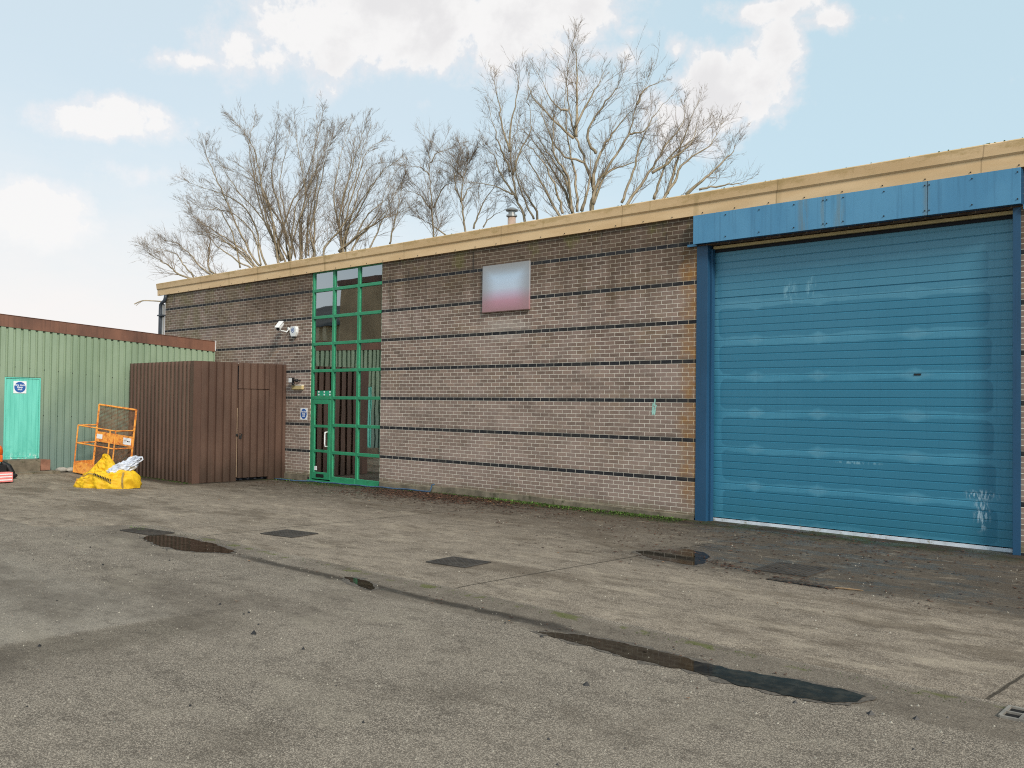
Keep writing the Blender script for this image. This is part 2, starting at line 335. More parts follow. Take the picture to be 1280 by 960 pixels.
# --- ground
def ground_mat(name, concrete):
    m = new_mat(name); x, y, z, p = pos()
    P2 = vec(x, y, 0.0)
    a1 = noi(P2, 60, 3, .65); a2 = noi(P2, 38, 5, .75); a3 = noi(P2, 130, 2, .6)
    v = nd('ShaderNodeTexVoronoi'); put(v.inputs['Vector'], P2); put(v.inputs['Scale'], 165.0); vcol = S(v.outputs['Color'])
    sep = nd('ShaderNodeSeparateColor'); put(sep.inputs[0], vcol); vr = S(sep.outputs[0])
    L1 = noi(P2, .35, 4, .6); L2 = noi(P2, 1.3, 5, .65); L3 = noi(vec(x*.5, y*1.6, 5.0), 1.0, 5, .65)
    if concrete:
        c = mix(sstep(L2, .3, .7), (.128, .103, .080), (.215, .175, .134))
        c = mix(sstep(L3, .46, .64)*.6, c, (.115, .092, .068))
        c = mix(sstep(noi(vec(x*.9, y*2.2, 40.0), 1.0, 6, .7), .52, .62)*.5, c, (.36, .30, .225))
        ag = sstep(vr, .1, .95)
        c = mix(ag*.70, c, mix(ag, (.050, .040, .031), (.50, .42, .33)))
        c = mix(sstep(a2, .56, .70)*.55, c, (.075, .06, .045))
        # damp soil and grime below the walls, deepened as painted contact shade
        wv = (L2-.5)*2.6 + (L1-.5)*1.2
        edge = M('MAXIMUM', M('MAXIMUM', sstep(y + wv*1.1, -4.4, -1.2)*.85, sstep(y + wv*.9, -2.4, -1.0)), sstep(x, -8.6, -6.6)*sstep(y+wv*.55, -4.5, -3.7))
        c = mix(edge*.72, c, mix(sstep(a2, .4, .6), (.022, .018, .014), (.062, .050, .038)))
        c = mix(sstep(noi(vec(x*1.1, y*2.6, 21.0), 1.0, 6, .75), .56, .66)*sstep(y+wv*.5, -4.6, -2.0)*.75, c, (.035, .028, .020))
        # moss close to the wall
        md1 = noi(vec(x*2.6, y*5.5, 50.0), 1.0, 7, .78)
        c = mix(sstep(md1, .50, .62)*.5, c, (.085, .066, .047))
        c = mix(sstep(md1, .46, .36)*.35, c, (.40, .335, .25))
        contact_shade = M('MAXIMUM', window(y, -3.05, -2.4, .18)*(1.0-sstep(x, -21.0, -20.5)), window(x, -21.2, -20.75, .12)*sstep(y, -3.0, -2.7))  # contact shade painted in a dark soil tone along shed and wall feet
        contact_shade = M('MAXIMUM', contact_shade, M('MAXIMUM', sstep(y+(L2-.5)*.8, -.75, -.25), 1.0-sstep(x, -24.4, -23.9)))
        c = mix(contact_shade*.8, c, (.026, .021, .015))
        bl1 = sstep(noi(vec(x*.45, y*1.0, 60.0), 1.0, 6, .68), .50, .62)
        c = mix(bl1*.55, c, (.095, .072, .050))
        ms = sstep(y+(L2-.5)*1.2, -1.0, -.2)*sstep(noi(P2, 2.3, 5, .7), .44, .56)*sstep(noi(vec(x*.3, 0.0, 8.0), 1.0, 2), .35, .6)
        c = mix(ms*.75, c, (.035, .055, .010))
        # saw cut joints
        jw = (noi(P2, 5, 3)-.5)*.03
        for jx in (-12.32, -7.08, -1.9):
            j = 1.0-sstep(M('ABSOLUTE', x-jx+jw - (y+4)*.03), .008, .022)
            c = mix(j*.8, c, (.03, .025, .018))
        dark = edge
        h = a2*.5 + a1*.6 + a3*.3
    else:
        c = mix(sstep(L2, .3, .7), (.100, .083, .066), (.145, .121, .095))
        c = mix(sstep(L1, .40, .62)*.55, c, (.178, .149, .118))
        ag = sstep(vr, .1, .95)
        c = mix(ag*.80, c, mix(ag, (.030, .025, .020), (.47, .40, .32)))
        c = mix(sstep(a2, .55, .70)*.6, c, (.045, .040, .033))
        c = mix(sstep(a1, .64, .72)*.6, c, (.52, .47, .38))
        # fine silt strip along the joint with the concrete
        sw = (L2-.5)*.5
        silt = window(y+sw*.6, -7.72, -7.0, .05)*sstep(x, -9.6, -8.4)
        c = mix(silt*.55, c, (.125, .102, .078))
        wet = 1.0-sstep(M('ABSOLUTE', y+7.50+(noi(vec(x*.8, y*.8, 2.0), 1.0, 4, .6)-.5)*.35), .03, .13)
        wet = wet*sstep(x, -11.5, -9.9)*(1.0-sstep(x, -5.4, -4.6))
        c = mix(wet*.85, c, (.028, .023, .017))
        # old patch with a straight edge
        pe = (x+8.02+(noi(P2, 6, 3)-.5)*.12)
        patch = (1.0-sstep(pe, -.06, .06))*sstep(y, -9.5, -9.9)
        pw = sstep(pe, -2.6+.0, 0.0)
        dk = sstep(pe, .0, .1)*(1.0-sstep(pe, .45, 1.0))*sstep(y, -9.0, -9.7)
        c = mix((1.0-sstep(pe, -.06, .06))*(1.0-sstep(y, -9.9, -9.2))*.30, c, (.31, .28, .235))
        c = mix(dk*.45, c, (.095, .078, .056))
        # dark weathering swathe farther off
        sw2 = sstep(noi(vec(x*.28, y*.75, 30.0), 1.0, 5, .6), .45, .60)
        c = mix(sw2*.5*(1.0-sstep(x, -7.4, -6.4)), c, (.092, .074, .057))
        # moss in the joint
        md2 = noi(vec(x*3.2, y*4.5, 52.0), 1.0, 8, .8)
        c = mix(sstep(md2, .50, .64)*.42, c, (.060, .048, .037))
        c = mix(sstep(md2, .47, .36)*.22, c, (.33, .285, .225))
        bl2 = sstep(noi(vec(x*.7, y*.9, 70.0), 1.0, 6, .7), .53, .66)
        c = mix(bl2*.30, c, (.085, .068, .050))
        bl3 = sstep(noi(vec(x*.5, y*.8, 80.0), 1.0, 6, .7), .54, .66)
        c = mix(bl3*.30, c, (.33, .285, .22))
        mj = window(y+(noi(P2, 4, 4)-.5)*.12, -7.16, -7.02, .03)*sstep(noi(P2, 3.2, 3), .52, .6)
        c = mix(mj*.7, c, (.10, .11, .025))
        dark = wet
        h = a1*.6 + a3*.4 + a2*.4
    rg = mix(M('MULTIPLY', dark, sstep(noi(vec(x*1.4, y*3.0, 90.0), 1.0, 5, .7), .44, .58)), .92, .34)
    finish(principled(c, rg, bump(h, .9, .012), spec=.2).outputs[0]); return m
MT['asphalt'] = ground_mat('asphalt', False)
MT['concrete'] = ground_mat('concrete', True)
m = MT['water'] = new_mat('puddle_water'); x, y, z, p = pos()
c = mix(sstep(noi(p, 9, 5, .7), .4, .7), (.020, .016, .011), (.045, .037, .026))
finish(principled(c, .03, bump(noi(p, 3, 2), .03, .01), spec=.04).outputs[0])
m = MT['wetrim'] = new_mat('wet_rim'); x, y, z, p = pos()
c = mix(sstep(noi(p, 30, 5, .7), .4, .7), (.07, .057, .044), (.15, .125, .098))
finish(principled(c, .75, bump(noi(p, 60, 3, .7), .6, .008), spec=.5).outputs[0])

# ------------------------------------------------------------------ mesh helpers
class MB:
    def __init__(s): s.v = []; s.f = []
    def add(s, vs, fs):
        o = len(s.v); s.v += [Vector(v) for v in vs]; s.f += [tuple(i+o for i in f) for f in fs]; return s
    def box(s, a, b):
        x0, y0, z0 = (min(a[i], b[i]) for i in range(3)); x1, y1, z1 = (max(a[i], b[i]) for i in range(3))
        return s.add([(x0,y0,z0),(x1,y0,z0),(x1,y1,z0),(x0,y1,z0),(x0,y0,z1),(x1,y0,z1),(x1,y1,z1),(x0,y1,z1)],
                     [(0,3,2,1),(4,5,6,7),(0,1,5,4),(1,2,6,5),(2,3,7,6),(3,0,4,7)])
    def tube(s, pts, rs, n=8, cap=True):
        pts = [Vector(p) for p in pts]
        if not hasattr(rs, '__len__'): rs = [rs]*len(pts)
        o = len(s.v); prev = None
        for i, p in enumerate(pts):
            d = (pts[min(i+1, len(pts)-1)]-pts[max(i-1, 0)])
            if d.length < 1e-9: d = Vector((0, 0, 1))
            d.normalize()
            if prev is None: a = d.orthogonal().normalized()
            else:
                a = prev - d*prev.dot(d); a = a.normalized() if a.length > 1e-6 else d.orthogonal().normalized()
            prev = a; b_ = d.cross(a)
            for k in range(n):
                t = 2*math.pi*k/n; s.v.append(p + (a*math.cos(t)+b_*math.sin(t))*rs[i])
        for i in range(len(pts)-1):
            for k in range(n):
                k2 = (k+1) % n; s.f.append((o+i*n+k, o+i*n+k2, o+(i+1)*n+k2, o+(i+1)*n+k))
        if cap and n > 2:
            s.f.append(tuple(o+k for k in range(n))[::-1]); s.f.append(tuple(o+(len(pts)-1)*n+k for k in range(n)))
        return s
    def prism(s, poly, d):
        """closed polygon (list of 3d points) pushed along d"""
        n = len(poly); a = [Vector(p) for p in poly]; d = Vector(d)
        return s.add(a+[p+d for p in a], [tuple(range(n))[::-1], tuple(range(n, 2*n))]+[(i, (i+1) % n, n+(i+1) % n, n+i) for i in range(n)])
    def ball(s, c, r, nu=12, nv=8, fn=None):
        vs = []; fs = []
        for j in range(nv+1):
            th = math.pi*j/nv
            for i in range(nu):
                ph = 2*math.pi*i/nu
                d = Vector((math.sin(th)*math.cos(ph), math.sin(th)*math.sin(ph), math.cos(th)))
                k = fn(d) if fn else 1.0
                vs.append(Vector(c)+Vector((d.x*r[0]*k, d.y*r[1]*k, d.z*r[2]*k)))
        for j in range(nv):
            for i in range(nu):
                i2 = (i+1) % nu; fs.append((j*nu+i, (j+1)*nu+i, (j+1)*nu+i2, j*nu+i2))
        return s.add(vs, fs)
    def build(s, name, mat, parent=None, smooth=False, bevel=0, xf=None, subsurf=0):
        me = bpy.data.meshes.new(name)
        off = Vector(parent_origin(parent)) if parent is not None and xf is None else Vector((0, 0, 0))
        me.from_pydata([(v-off)[:] for v in s.v], [], s.f); me.update()
        bm = bmesh.new(); bm.from_mesh(me); bmesh.ops.remove_doubles(bm, verts=bm.verts, dist=1e-5) if len(s.v) < 60000 else None
        bmesh.ops.recalc_face_normals(bm, faces=bm.faces); bm.to_mesh(me); bm.free()
        me.materials.append(MT[mat] if isinstance(mat, str) else mat)
        if smooth:
            for p in me.polygons: p.use_smooth = True
        o = bpy.data.objects.new(name, me); col.objects.link(o)
        if parent is not None: o.parent = parent
        if bevel:
            md = o.modifiers.new('b', 'BEVEL'); md.width = bevel; md.segments = 2; md.limit_method = 'ANGLE'
        if subsurf:
            md = o.modifiers.new('s', 'SUBSURF'); md.levels = subsurf; md.render_levels = subsurf
        return o
def parent_origin(p):
    o = Vector((0, 0, 0))
    while p is not None: o += p.location; p = p.parent
    return o
def tag(o, label=None, cat=None, group=None, kind=None):
    if label: o['label'] = label
    if cat: o['category'] = cat
    if group: o['group'] = group
    if kind: o['kind'] = kind
    return o
def thing(name, loc, label, cat, group=None, rz=0.0):
    o = bpy.data.objects.new(name, None); col.objects.link(o); o.location = loc; o.empty_display_size = .2
    o.rotation_euler.z = rz
    return tag(o, label, cat, group)
def text(name, s, size, origin, xdir, ndir, mat, parent, ext=.001, align='CENTER', bold=.0):
    cu = bpy.data.curves.new(name, 'FONT'); cu.body = s; cu.size = size; cu.align_x = align; cu.align_y = 'CENTER'; cu.extrude = ext; cu.offset = bold
    cu.space_line = .85
    o = bpy.data.objects.new(name, cu); col.objects.link(o)
    dg = bpy.context.evaluated_depsgraph_get(); dg.update()
    me = bpy.data.meshes.new_from_object(o.evaluated_get(dg)); me.name = name
    bpy.data.objects.remove(o); bpy.data.curves.remove(cu)
    X = Vector(xdir).normalized(); N = Vector(ndir).normalized(); Y = N.cross(X)
    Mx = Matrix((X, Y, N)).transposed().to_4x4(); Mx.translation = Vector(origin)-parent_origin(parent)
    me.transform(Mx); me.materials.clear(); me.materials.append(MT[mat])
    q = bpy.data.objects.new(name, me); col.objects.link(q); q.parent = parent
    return q
def sm(t): t = max(0, min(1, t)); return t*t*(3-2*t)
def gh(x, y):
    h = -.07*sm((-x-14)/6)*sm((y+6)/3)*(1 if y < 3 else 0) if y < 3 else -.07*sm((-x-14)/6)
    h += .13*sm((-x-22.6)/1.8)*sm((-y-2.4)/1.2)
    return h

# ------------------------------------------------------------------ ground
def axis(lo, hi, a, b, step):
    k = [lo, lo*.4+a*.6, a-8, a-3]; t = a
    while t < b+1e-6: k.append(t); t += step
    k += [b+3, b+8, hi*.4+b*.6, hi]; return k
def grid(name, mat, xs, ys, z, kind='structure'):
    mb = MB(); nx = len(xs)
    vs = [(X, Y, gh(X, Y)+z+.010*(noise.noise((X*.5, Y*.5, 0)))) for Y in ys for X in xs]
    fs = [(j*nx+i, j*nx+i+1, (j+1)*nx+i+1, (j+1)*nx+i) for j in range(len(ys)-1) for i in range(nx-1)]
    mb.add(vs, fs); o = mb.build(name, mat, smooth=True); o['kind'] = kind; return o
grid('ground', 'asphalt', axis(-900, 900, -32, 4, .5), axis(-900, 1200, -15, 2, .5), -.012)
xs = [-31+.12*i for i in range(int(38/.12))]
vs = []; fs = []; ny = 30
for i, X in enumerate(xs):
    e = -7.10 + .05*noise.noise((X*.7, 3, 0)) + .025*noise.noise((X*4, 9, 0)) - (1.4*sm((-X-13.9)/1.2) if X < -13.9 else 0)
    for j in range(ny+1):
        Y = e + (0.3-e)*j/ny
        vs.append((X, Y, gh(X, Y)-.004+.010*(noise.noise((X*.5, Y*.5, 0))) + (-.02 if j == 0 else 0)))
for i in range(len(xs)-1):
    for j in range(ny): a = i*(ny+1)+j; fs.append((a, a+ny+1, a+ny+2, a+1))
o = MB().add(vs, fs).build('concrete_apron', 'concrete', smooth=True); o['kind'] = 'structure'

def gz(x, y): return gh(x, y)-.004+.010*noise.noise((x*.5, y*.5, 0)) if y > -7.1 else gh(x, y)-.012+.010*noise.noise((x*.5, y*.5, 0))
def puddle(pix, nm='puddle', grow=0.0, mat='water', dz=.006, amp=.05, seed=0):
    pts = [on_z(*q, -.01).xy for q in pix]
    c = sum(pts, Vector((0, 0)))/len(pts)
    # dense wobbly outline
    out = []
    n = len(pts)
    for i in range(n):
        a, b_ = pts[i], pts[(i+1) % n]; k = max(2, int((b_-a).length/.035))
        for j in range(k): out.append(a.lerp(b_, j/k))
    res = []
    for i, q in enumerate(out):
        t = (out[(i+1) % len(out)]-out[i-1]); nrm = Vector((t.y, -t.x))
        if nrm.length > 0: nrm.normalize()
        if nrm.dot(q-c) < 0: nrm = -nrm
        w = amp*(noise.noise((q.x*5, q.y*5, seed))+.6*noise.noise((q.x*16, q.y*16, seed)))
        res.append(q+nrm*(w+grow))
    zz_ = max(gz(q.x, q.y) for q in res)+dz
    bm = bmesh.new(); vv = [bm.verts.new((q.x, q.y, zz_)) for q in res]
    f = bm.faces.new(vv); bmesh.ops.triangulate(bm, faces=[f]); bmesh.ops.recalc_face_normals(bm, faces=bm.faces)
    me = bpy.data.meshes.new(nm); bm.to_mesh(me); bm.free(); me.materials.append(MT[mat])
    for p_ in me.polygons:
        if p_.normal.z < 0: me.flip_normals(); break
    o = bpy.data.objects.new(nm, me); col.objects.link(o); o['kind'] = 'structure'; return o
P1 = [(178,672),(188,669),(205,669),(225,671),(245,675),(268,680),(294,689),(285,692),(262,690),(245,690),(225,688),(208,684),(192,680)]
P2 = [(430,721),(446,723),(462,728),(472,735),(464,737),(450,733),(438,727)]
P3 = [(672,790),(690,791),(715,792),(740,796),(765,801),(790,807),(830,815),(872,826),(900,834),(950,843),(1010,853),(1050,861),(1087,871),(1070,877),(1040,878),(1000,873),(950,862),(910,852),(870,839),(830,833),(780,821),(730,806),(700,798)]
P4 = [(795,690),(830,688),(862,688),(880,691),(888,697),(882,704),(868,708),(845,704),(810,698)]
for i, (P, g) in enumerate(((P1, .03), (P2, .04), (P3, .03), (P4, .05))):
    puddle(P, 'wet_ground', g, 'wetrim', .0015, .10, i+5)
    puddle(P, 'puddle', 0, 'water', .005, .04, i)

# ------------------------------------------------------------------ main building
XL, XR, DEP = -27.74, 9.0, 9.0
WX0, WX1 = -19.93, -17.11
DX0, DX1 = -8.62, -3.59
TOPW = 5.22
bld = thing('brick_building', (-12, 0, 0), 'long single storey brown brick industrial unit with cream fascia and dark brick courses', 'industrial building')
w = MB()
w.box((XL, 0, -.3), (WX0, .28, TOPW)); w.box((WX1, 0, -.3), (DX0, .28, TOPW)); w.box((DX1, 0, -.3), (XR, .28, TOPW))
w.box((DX0, .0, 4.66), (DX1, .28, TOPW))
w.box((XL, .28, -.3), (XL+.28, DEP, TOPW)); w.box((XR-.28, .28, -.3), (XR, DEP, TOPW)); w.box((XL+.28, DEP-.28, -.3), (XR-.28, DEP, TOPW))
w.build('wall', 'brick', bld)
pl = MB()
for a, b_ in ((XL-.01, WX0-.02), (WX1+.02, DX0-.01)):
    n = int((b_-a)/.25); prev = None
    vs = []; fs = []
    for i in range(n+1):
        X = a+(b_-a)*i/n; t = .07+.02*noise.noise((X*.8, 0, 0))+.012*noise.noise((X*5, 2, 0)) + .05*sm((-X-10)/3)*sm((X+17)/3)
        vs += [(X, 0, t+.012), (X, -.018-.008*noise.noise((X*3, 1, 1)), t), (X, -.03, -.2)]
    for i in range(n):
        for j in range(2): k = i*3+j; fs.append((k, k+3, k+4, k+1))
    pl.add(vs, fs)
pl.build('plinth', 'stone', bld)
# roof and fascia
MB().box((XL-.05, .02, TOPW+.0), (XR, DEP+.1, TOPW+.12)).build('roof', 'roof', bld)
prof = [(.00, 5.185), (-.055, 5.185), (-.06, 5.36), (-.075, 5.375), (-.088, 5.39), (-.110, 5.545), (-.09, 5.562), (.12, 5.565), (.12, 5.345), (.02, 5.345)]
fa = MB(); fa.prism([(-28.16, a, b_) for a, b_ in prof], (XR+28.16, 0, 0))
fasc = fa.build('fascia', 'cream', bld)
first = None
for i in range(60):
    X = -28+.61*i
    if first is None: first = MB().tube([(X, -.055, 5.215), (X, -.066, 5.215)], .010, 6).build('fixing_screw', 'padlock', fasc)
    else:
        c_ = first.copy(); col.objects.link(c_); c_.location.x += .61*i
lp = MB(); rr = random.Random(5)
for i in range(110):
    X = rr.uniform(-26, -3); k = rr.uniform(.003, .009)
    lp.ball((X, -.11+rr.uniform(0, .05), 5.566), (k*1.6, k, k), 6, 4)
lp.build('moss_tufts', 'moss', fasc)['kind'] = 'stuff'
# downpipe
dp = MB(); dp.tube([(-27.60, -.06, 5.17), (-27.60, -.07, 5.08), (-27.66, -.07, 4.99), (-27.80, -.07, 4.95), (-27.90, -.07, 4.88), (-27.91, -.07, 4.7), (-27.91, -.07, 0)], .055, 12)
dpo = dp.build('downpipe', 'pipe_grey', bld, smooth=True)
for Z in (4.55, 3.4, 2.2): MB().box((-27.99, -.14, Z-.02), (-27.70, -.0, Z+.02)).build('pipe_clip', 'pipe_grey', dpo)
MB().tube([(-27.80, -.03, 4.9), (-27.80, -.03, 0)], .045, 10).build('conduit', 'steel', bld, smooth=True)
# flue
fl = MB(); fl.tube([(-15.81, 3, 5.2), (-15.81, 3, 6.56)], .10, 16)
flo = fl.build('flue', 'copper_flue', bld, smooth=True)
fc = MB(); fc.tube([(-15.81, 3, 6.56), (-15.81, 3, 6.60)], .135, 16); fc.tube([(-15.81, 3, 6.60), (-15.81, 3, 6.70)], .085, 12); fc.tube([(-15.81, 3, 6.70), (-15.81, 3, 6.73), (-15.81, 3, 6.78)], [.15, .16, .07], 16)
fc.build('flue_cap', 'steel', flo)

# entrance glazing
cx = [WX0, -19.02, -18.02, WX1]
FY0, FY1 = .02, .10
fr = MB()
zr = [4.72, 4.045, 3.375, 2.70, 2.025, 1.35, .675]
def hbar(x0, x1, z0, z1, y0=FY0, y1=FY1): fr.box((x0, y0, z0), (x1, y1, z1))
for i, X in enumerate(cx):
    if i == 0: x0, x1 = X+.005, X+.085
    elif i == 3: x0, x1 = X-.035, X-.005
    else: x0, x1 = X-.045, X+.045
    fr.box((x0, FY0, -.05), (x1, FY1, 5.19))
for i in range(3):
    a = cx[i]+(.085 if i == 0 else .045); b_ = cx[i+1]-(.035 if i == 2 else .045)
    hbar(a, b_, 5.165, 5.195)
    for Z in zr:
        if i == 0 and Z < 2.0: continue
        hbar(a, b_, Z-.035, Z+.04, FY0-.008)
    if i > 0: hbar(a, b_, -.05, .09, FY0-.008)
frame = fr.build('window_frame', 'gframe', bld, bevel=.006)
MB().box((cx[0]+.08, .055, 2.03), (cx[3]-.03, .061, 5.18)).box((cx[1], .055, .05), (cx[3]-.03, .061, 2.03)).build('glass', 'glass', frame)
MB().box((cx[0], -.05, -.12), (cx[3], .1, -.03)).build('sill', 'gframe', frame)
# door leaf
dl = MB(); a, b_ = cx[0]+.09, cx[1]-.05
Y0, Y1 = .012, .075
dl.box((a, Y0, .0), (a+.09, Y1, 1.98)); dl.box((b_-.10, Y0, .0), (b_, Y1, 1.98)); dl.box((a+.09, Y0, 1.87), (b_-.10, Y1, 1.98)); dl.box((a+.09, Y0, 0.0), (b_-.10, Y1, .17))
for Z in (1.32, .70): dl.box((a+.09, Y0, Z-.035), (b_-.10, Y1, Z+.03))
door = dl.build('entrance_door', 'gframe', bld, bevel=.005)
MB().box((a+.085, .04, .15), (b_-.095, .046, 1.9)).build('door_glass', 'glass', door)
hd = MB(); hx_ = -19.18
hd.tube([(hx_, .012, 1.18), (hx_, -.06, 1.17), (hx_, -.065, 1.10), (hx_, -.065, .90), (hx_, -.06, .83), (hx_, .012, .82)], .016, 8)
hd.build('handle', 'white', door, smooth=True)
MB().box((a+.21, .002, .045), (b_-.24, .011, .125)).build('letterbox', 'black', door)
MB().box((a+.10, .030, .21), (a+.19, .038, .31)).build('sticker', 'white', door)
# header frame and interior
rm = MB()
rm.box((-21.5, 3.2, -.1), (-16, 3.3, 5.2)); rm.box((-21.5, .28, -.1), (-21.4, 3.2, 5.2)); rm.box((-16.1, .28, -.1), (-16, 3.2, 5.2)); rm.box((-21.5, .28, 5.1), (-16, 3.2, 5.2)); rm.box((-21.5, .28, -.1), (-16, 3.2, -.02))
rm.build('hallway', 'room', bld)
MB().box((-20.3, .50, 3.02), (-16.6, .60, 3.16)).build('interior_beam', 'gframe2', bld)

def folds(x0, x1, y, z0, z1, pitch, amp):
    n = max(4, int(abs(x1-x0)/pitch*6)); vs = []; fs = []
    for i in range(n+1):
        t = i/n; X = x0+(x1-x0)*t; yy = y+amp*math.sin(2*math.pi*(X/pitch))+.3*amp*math.sin(X*31)
        vs += [(X, yy, z0), (X, yy, z1)]
    for i in range(n): fs.append((2*i, 2*i+2, 2*i+3, 2*i+1))
    return MB().add(vs, fs)
o = folds(-17.75, -17.2, .35, .62, 2.0, .11, .03).build('curtain', 'curtain', None); tag(o, 'beige pleated curtain hanging behind the right column of the green window', 'curtain')
o.modifiers.new('s', 'SOLIDIFY').thickness = .004
o = folds(-20.2, -18.0, .9, .05, 5.0, .26, .05).build('blind', 'blind', None); tag(o, 'dark vertical blind hanging inside behind the glazed entrance door', 'blind')
o.modifiers.new('s', 'SOLIDIFY').thickness = .004
# green notice inside the glass, as five small panels
t_ = thing('notice', (-19.35, .045, 2.14), 'green strip notice with small white symbols in the window above the entrance door', 'notice')
MB().box((-19.66, .030, 2.075), (-19.10, .036, 2.205)).build('notice_board', 'gframe2', t_)
for i in range(3):
    for Z in (2.105, 2.175):
        X = -19.62+.235*i
        MB().box((X, .026, Z-.018), (X+.05, .0295, Z+.018)).build('symbol', 'whitesign', t_)

# shutter
SY = .20
sh = MB(); pr = []
z_ = .05; 
while z_ < 4.69:
    g = (.012 if (abs(((z_-.03) % .6)) < .03 or abs(((z_-.03) % .6)-.6) < .03) and z_ > 3.3 else .0055)
    pr += [(SY, z_+.010), (SY, z_+.108), (SY+g, z_+.113), (SY+g, z_+.116)]
    z_ += .12
vs = []; fs = []
for (yy, Z) in pr: vs += [(-8.50, yy, Z), (-3.60, yy, Z)]
for i in range(len(pr)-1): fs.append((2*i, 2*i+1, 2*i+3, 2*i+2))
sh.add(vs, fs)
sho = sh.build('roller_shutter', 'shutter', bld)
MB().box((-8.50, SY-.02, -.005), (-3.62, SY+.03, .045)).build('bottom_rail', 'seal', sho)
MB().box((-8.50, SY-.01, -.02), (-3.62, SY+.02, -.006)).build('rubber_seal', 'rubber', sho)
MB().box((-5.06, SY-.008, 2.42), (-4.96, SY+.001, 2.445)).build('lock', 'black', sho)
MB().box((-8.36, .1, 4.60), (-3.69, .16, 4.645)).build('guide_rail', 'cream_box', bld)
MB().box((-8.4, .17, 4.55), (-3.6, .22, 5.0)).build('shutter_hood', 'dark_void', bld)
for side, (a, b_) in enumerate(((-8.615, -8.40), (-3.69, -3.592))):
    j = MB(); j.box((a, -.012, -.06), (b_, .26, 4.66))
    if side == 0: j.box((-8.40, .07, -.02), (-8.36, .16, 4.6))
    j.build('door_jamb', 'blue_jamb', bld, bevel=.004)
# header panel: three bolted plates
hp = MB(); hy = -.16
xsx = [-8.60, on_y(1031, 270, hy).x, on_y(1159, 250, hy).x, -3.552]
for i in range(3):
    hp.box((xsx[i]+(.004 if i else 0), hy, 4.675), (xsx[i+1]-(.004 if i < 2 else 0), hy+.012, 5.16))
hdr = hp.build('header_panel', 'blue_panel', bld, bevel=.003)
MB().box((-8.595, hy+.013, 4.68), (-3.557, .0, 5.155)).build('box_frame', 'blue_jamb', hdr)
for X, Z in [(on_y(px_, 260, hy).x, Z) for px_ in (907, 949, 992.5, 1029, 1033.5, 1054, 1105, 1156, 1161.5, 1215, 1272) for Z in (4.74, 5.10)]:
    MB().tube([(X, hy-.012, Z), (X, hy, Z)], .010, 6).build('bolt', 'padlock', hdr)
MB().box((-8.78, -.05, 4.66), (-8.60, -.012, 4.70)).build('bracket', 'blue_panel', bld)
MB().box((-3.55, -.05, 4.62), (-3.40, -.012, 4.68)).build('bracket', 'blue_panel', bld)

# things on the wall
_cam = t_ = thing('security_camera', (-21.30, 0, 3.88), 'white bullet security camera on the brick wall left of the alarm box', 'security camera')
C = on_y(349.5, 408, -.30); D = Vector((.50, -.62, -.42)).normalized()
b1 = MB(); b1.tube([C-D*.20, C-D*.19, C+D*.17, C+D*.18], [.05, .075, .075, .06], 14); b1.build('camera_body', 'white', t_, smooth=False)
b2 = MB(); up = Vector((0, 0, 1)); s_ = D.cross(up).normalized(); n_ = s_.cross(D)
b2.prism([C-D*.20+n_*.075-s_*.07, C-D*.20+n_*.075+s_*.07, C+D*.26+n_*.075+s_*.07, C+D*.26+n_*.075-s_*.07], n_*.02); b2.build('sun_shield', 'white', t_)
MB().tube([C+D*.18, C+D*.185], .055, 14).build('lens', 'black', t_)
MB().tube([C-n_*.07, C-n_*.13, C+Vector((.16, .14, -.16)), (-20.86, 0, 3.80)], .022, 8).tube([(-20.86, -.03, 3.80), (-20.86, .001, 3.80)], .06, 12).build('mounting_arm', 'white', t_, smooth=True)
MB().tube([(-20.86, -.01, 3.84), (-20.8, -.012, 3.87), (-20.72, -.012, 3.83)], .008, 6).build('cable', 'black', t_)

_cam.scale = (.86,)*3
_al = t_ = thing('alarm_box', (-20.62, 0, 3.74), 'white alarm box with blue roundel on the brick wall near the green window', 'alarm')
pg = [(-.13, .14), (.13, .14), (.165, .06), (.165, -.04), (.09, -.16), (-.09, -.16), (-.165, -.04), (-.165, .06)]
MB().prism([(-20.62+a, -.085, 3.74+b_) for a, b_ in pg], (0, .085, 0)).build('alarm_case', 'white', t_, bevel=.012)
def ring(c, r0, r1, y, n=28):
    mb = MB(); vs = []; fs = []
    for i in range(n):
        t = 2*math.pi*i/n; vs += [(c[0]+r0*math.cos(t), y, c[1]+r0*math.sin(t)), (c[0]+r1*math.cos(t), y, c[1]+r1*math.sin(t))]
    for i in range(n): k = (i+1) % n; fs.append((2*i, 2*i+1, 2*k+1, 2*k))
    return mb.add(vs, fs)
rg = ring((-20.62, 3.77), .055, .075, -.0875)
rg.box((-20.66, -.089, 3.735), (-20.645, -.0875, 3.80)).box((-20.63, -.089, 3.745), (-20.615, -.0875, 3.81)).box((-20.60, -.089, 3.735), (-20.585, -.0875, 3.79)); rg.build('emblem', 'bluesign', t_)
MB().box((-20.68, -.075, 3.545), (-20.56, -.01, 3.585)).build('strobe', 'black', t_)

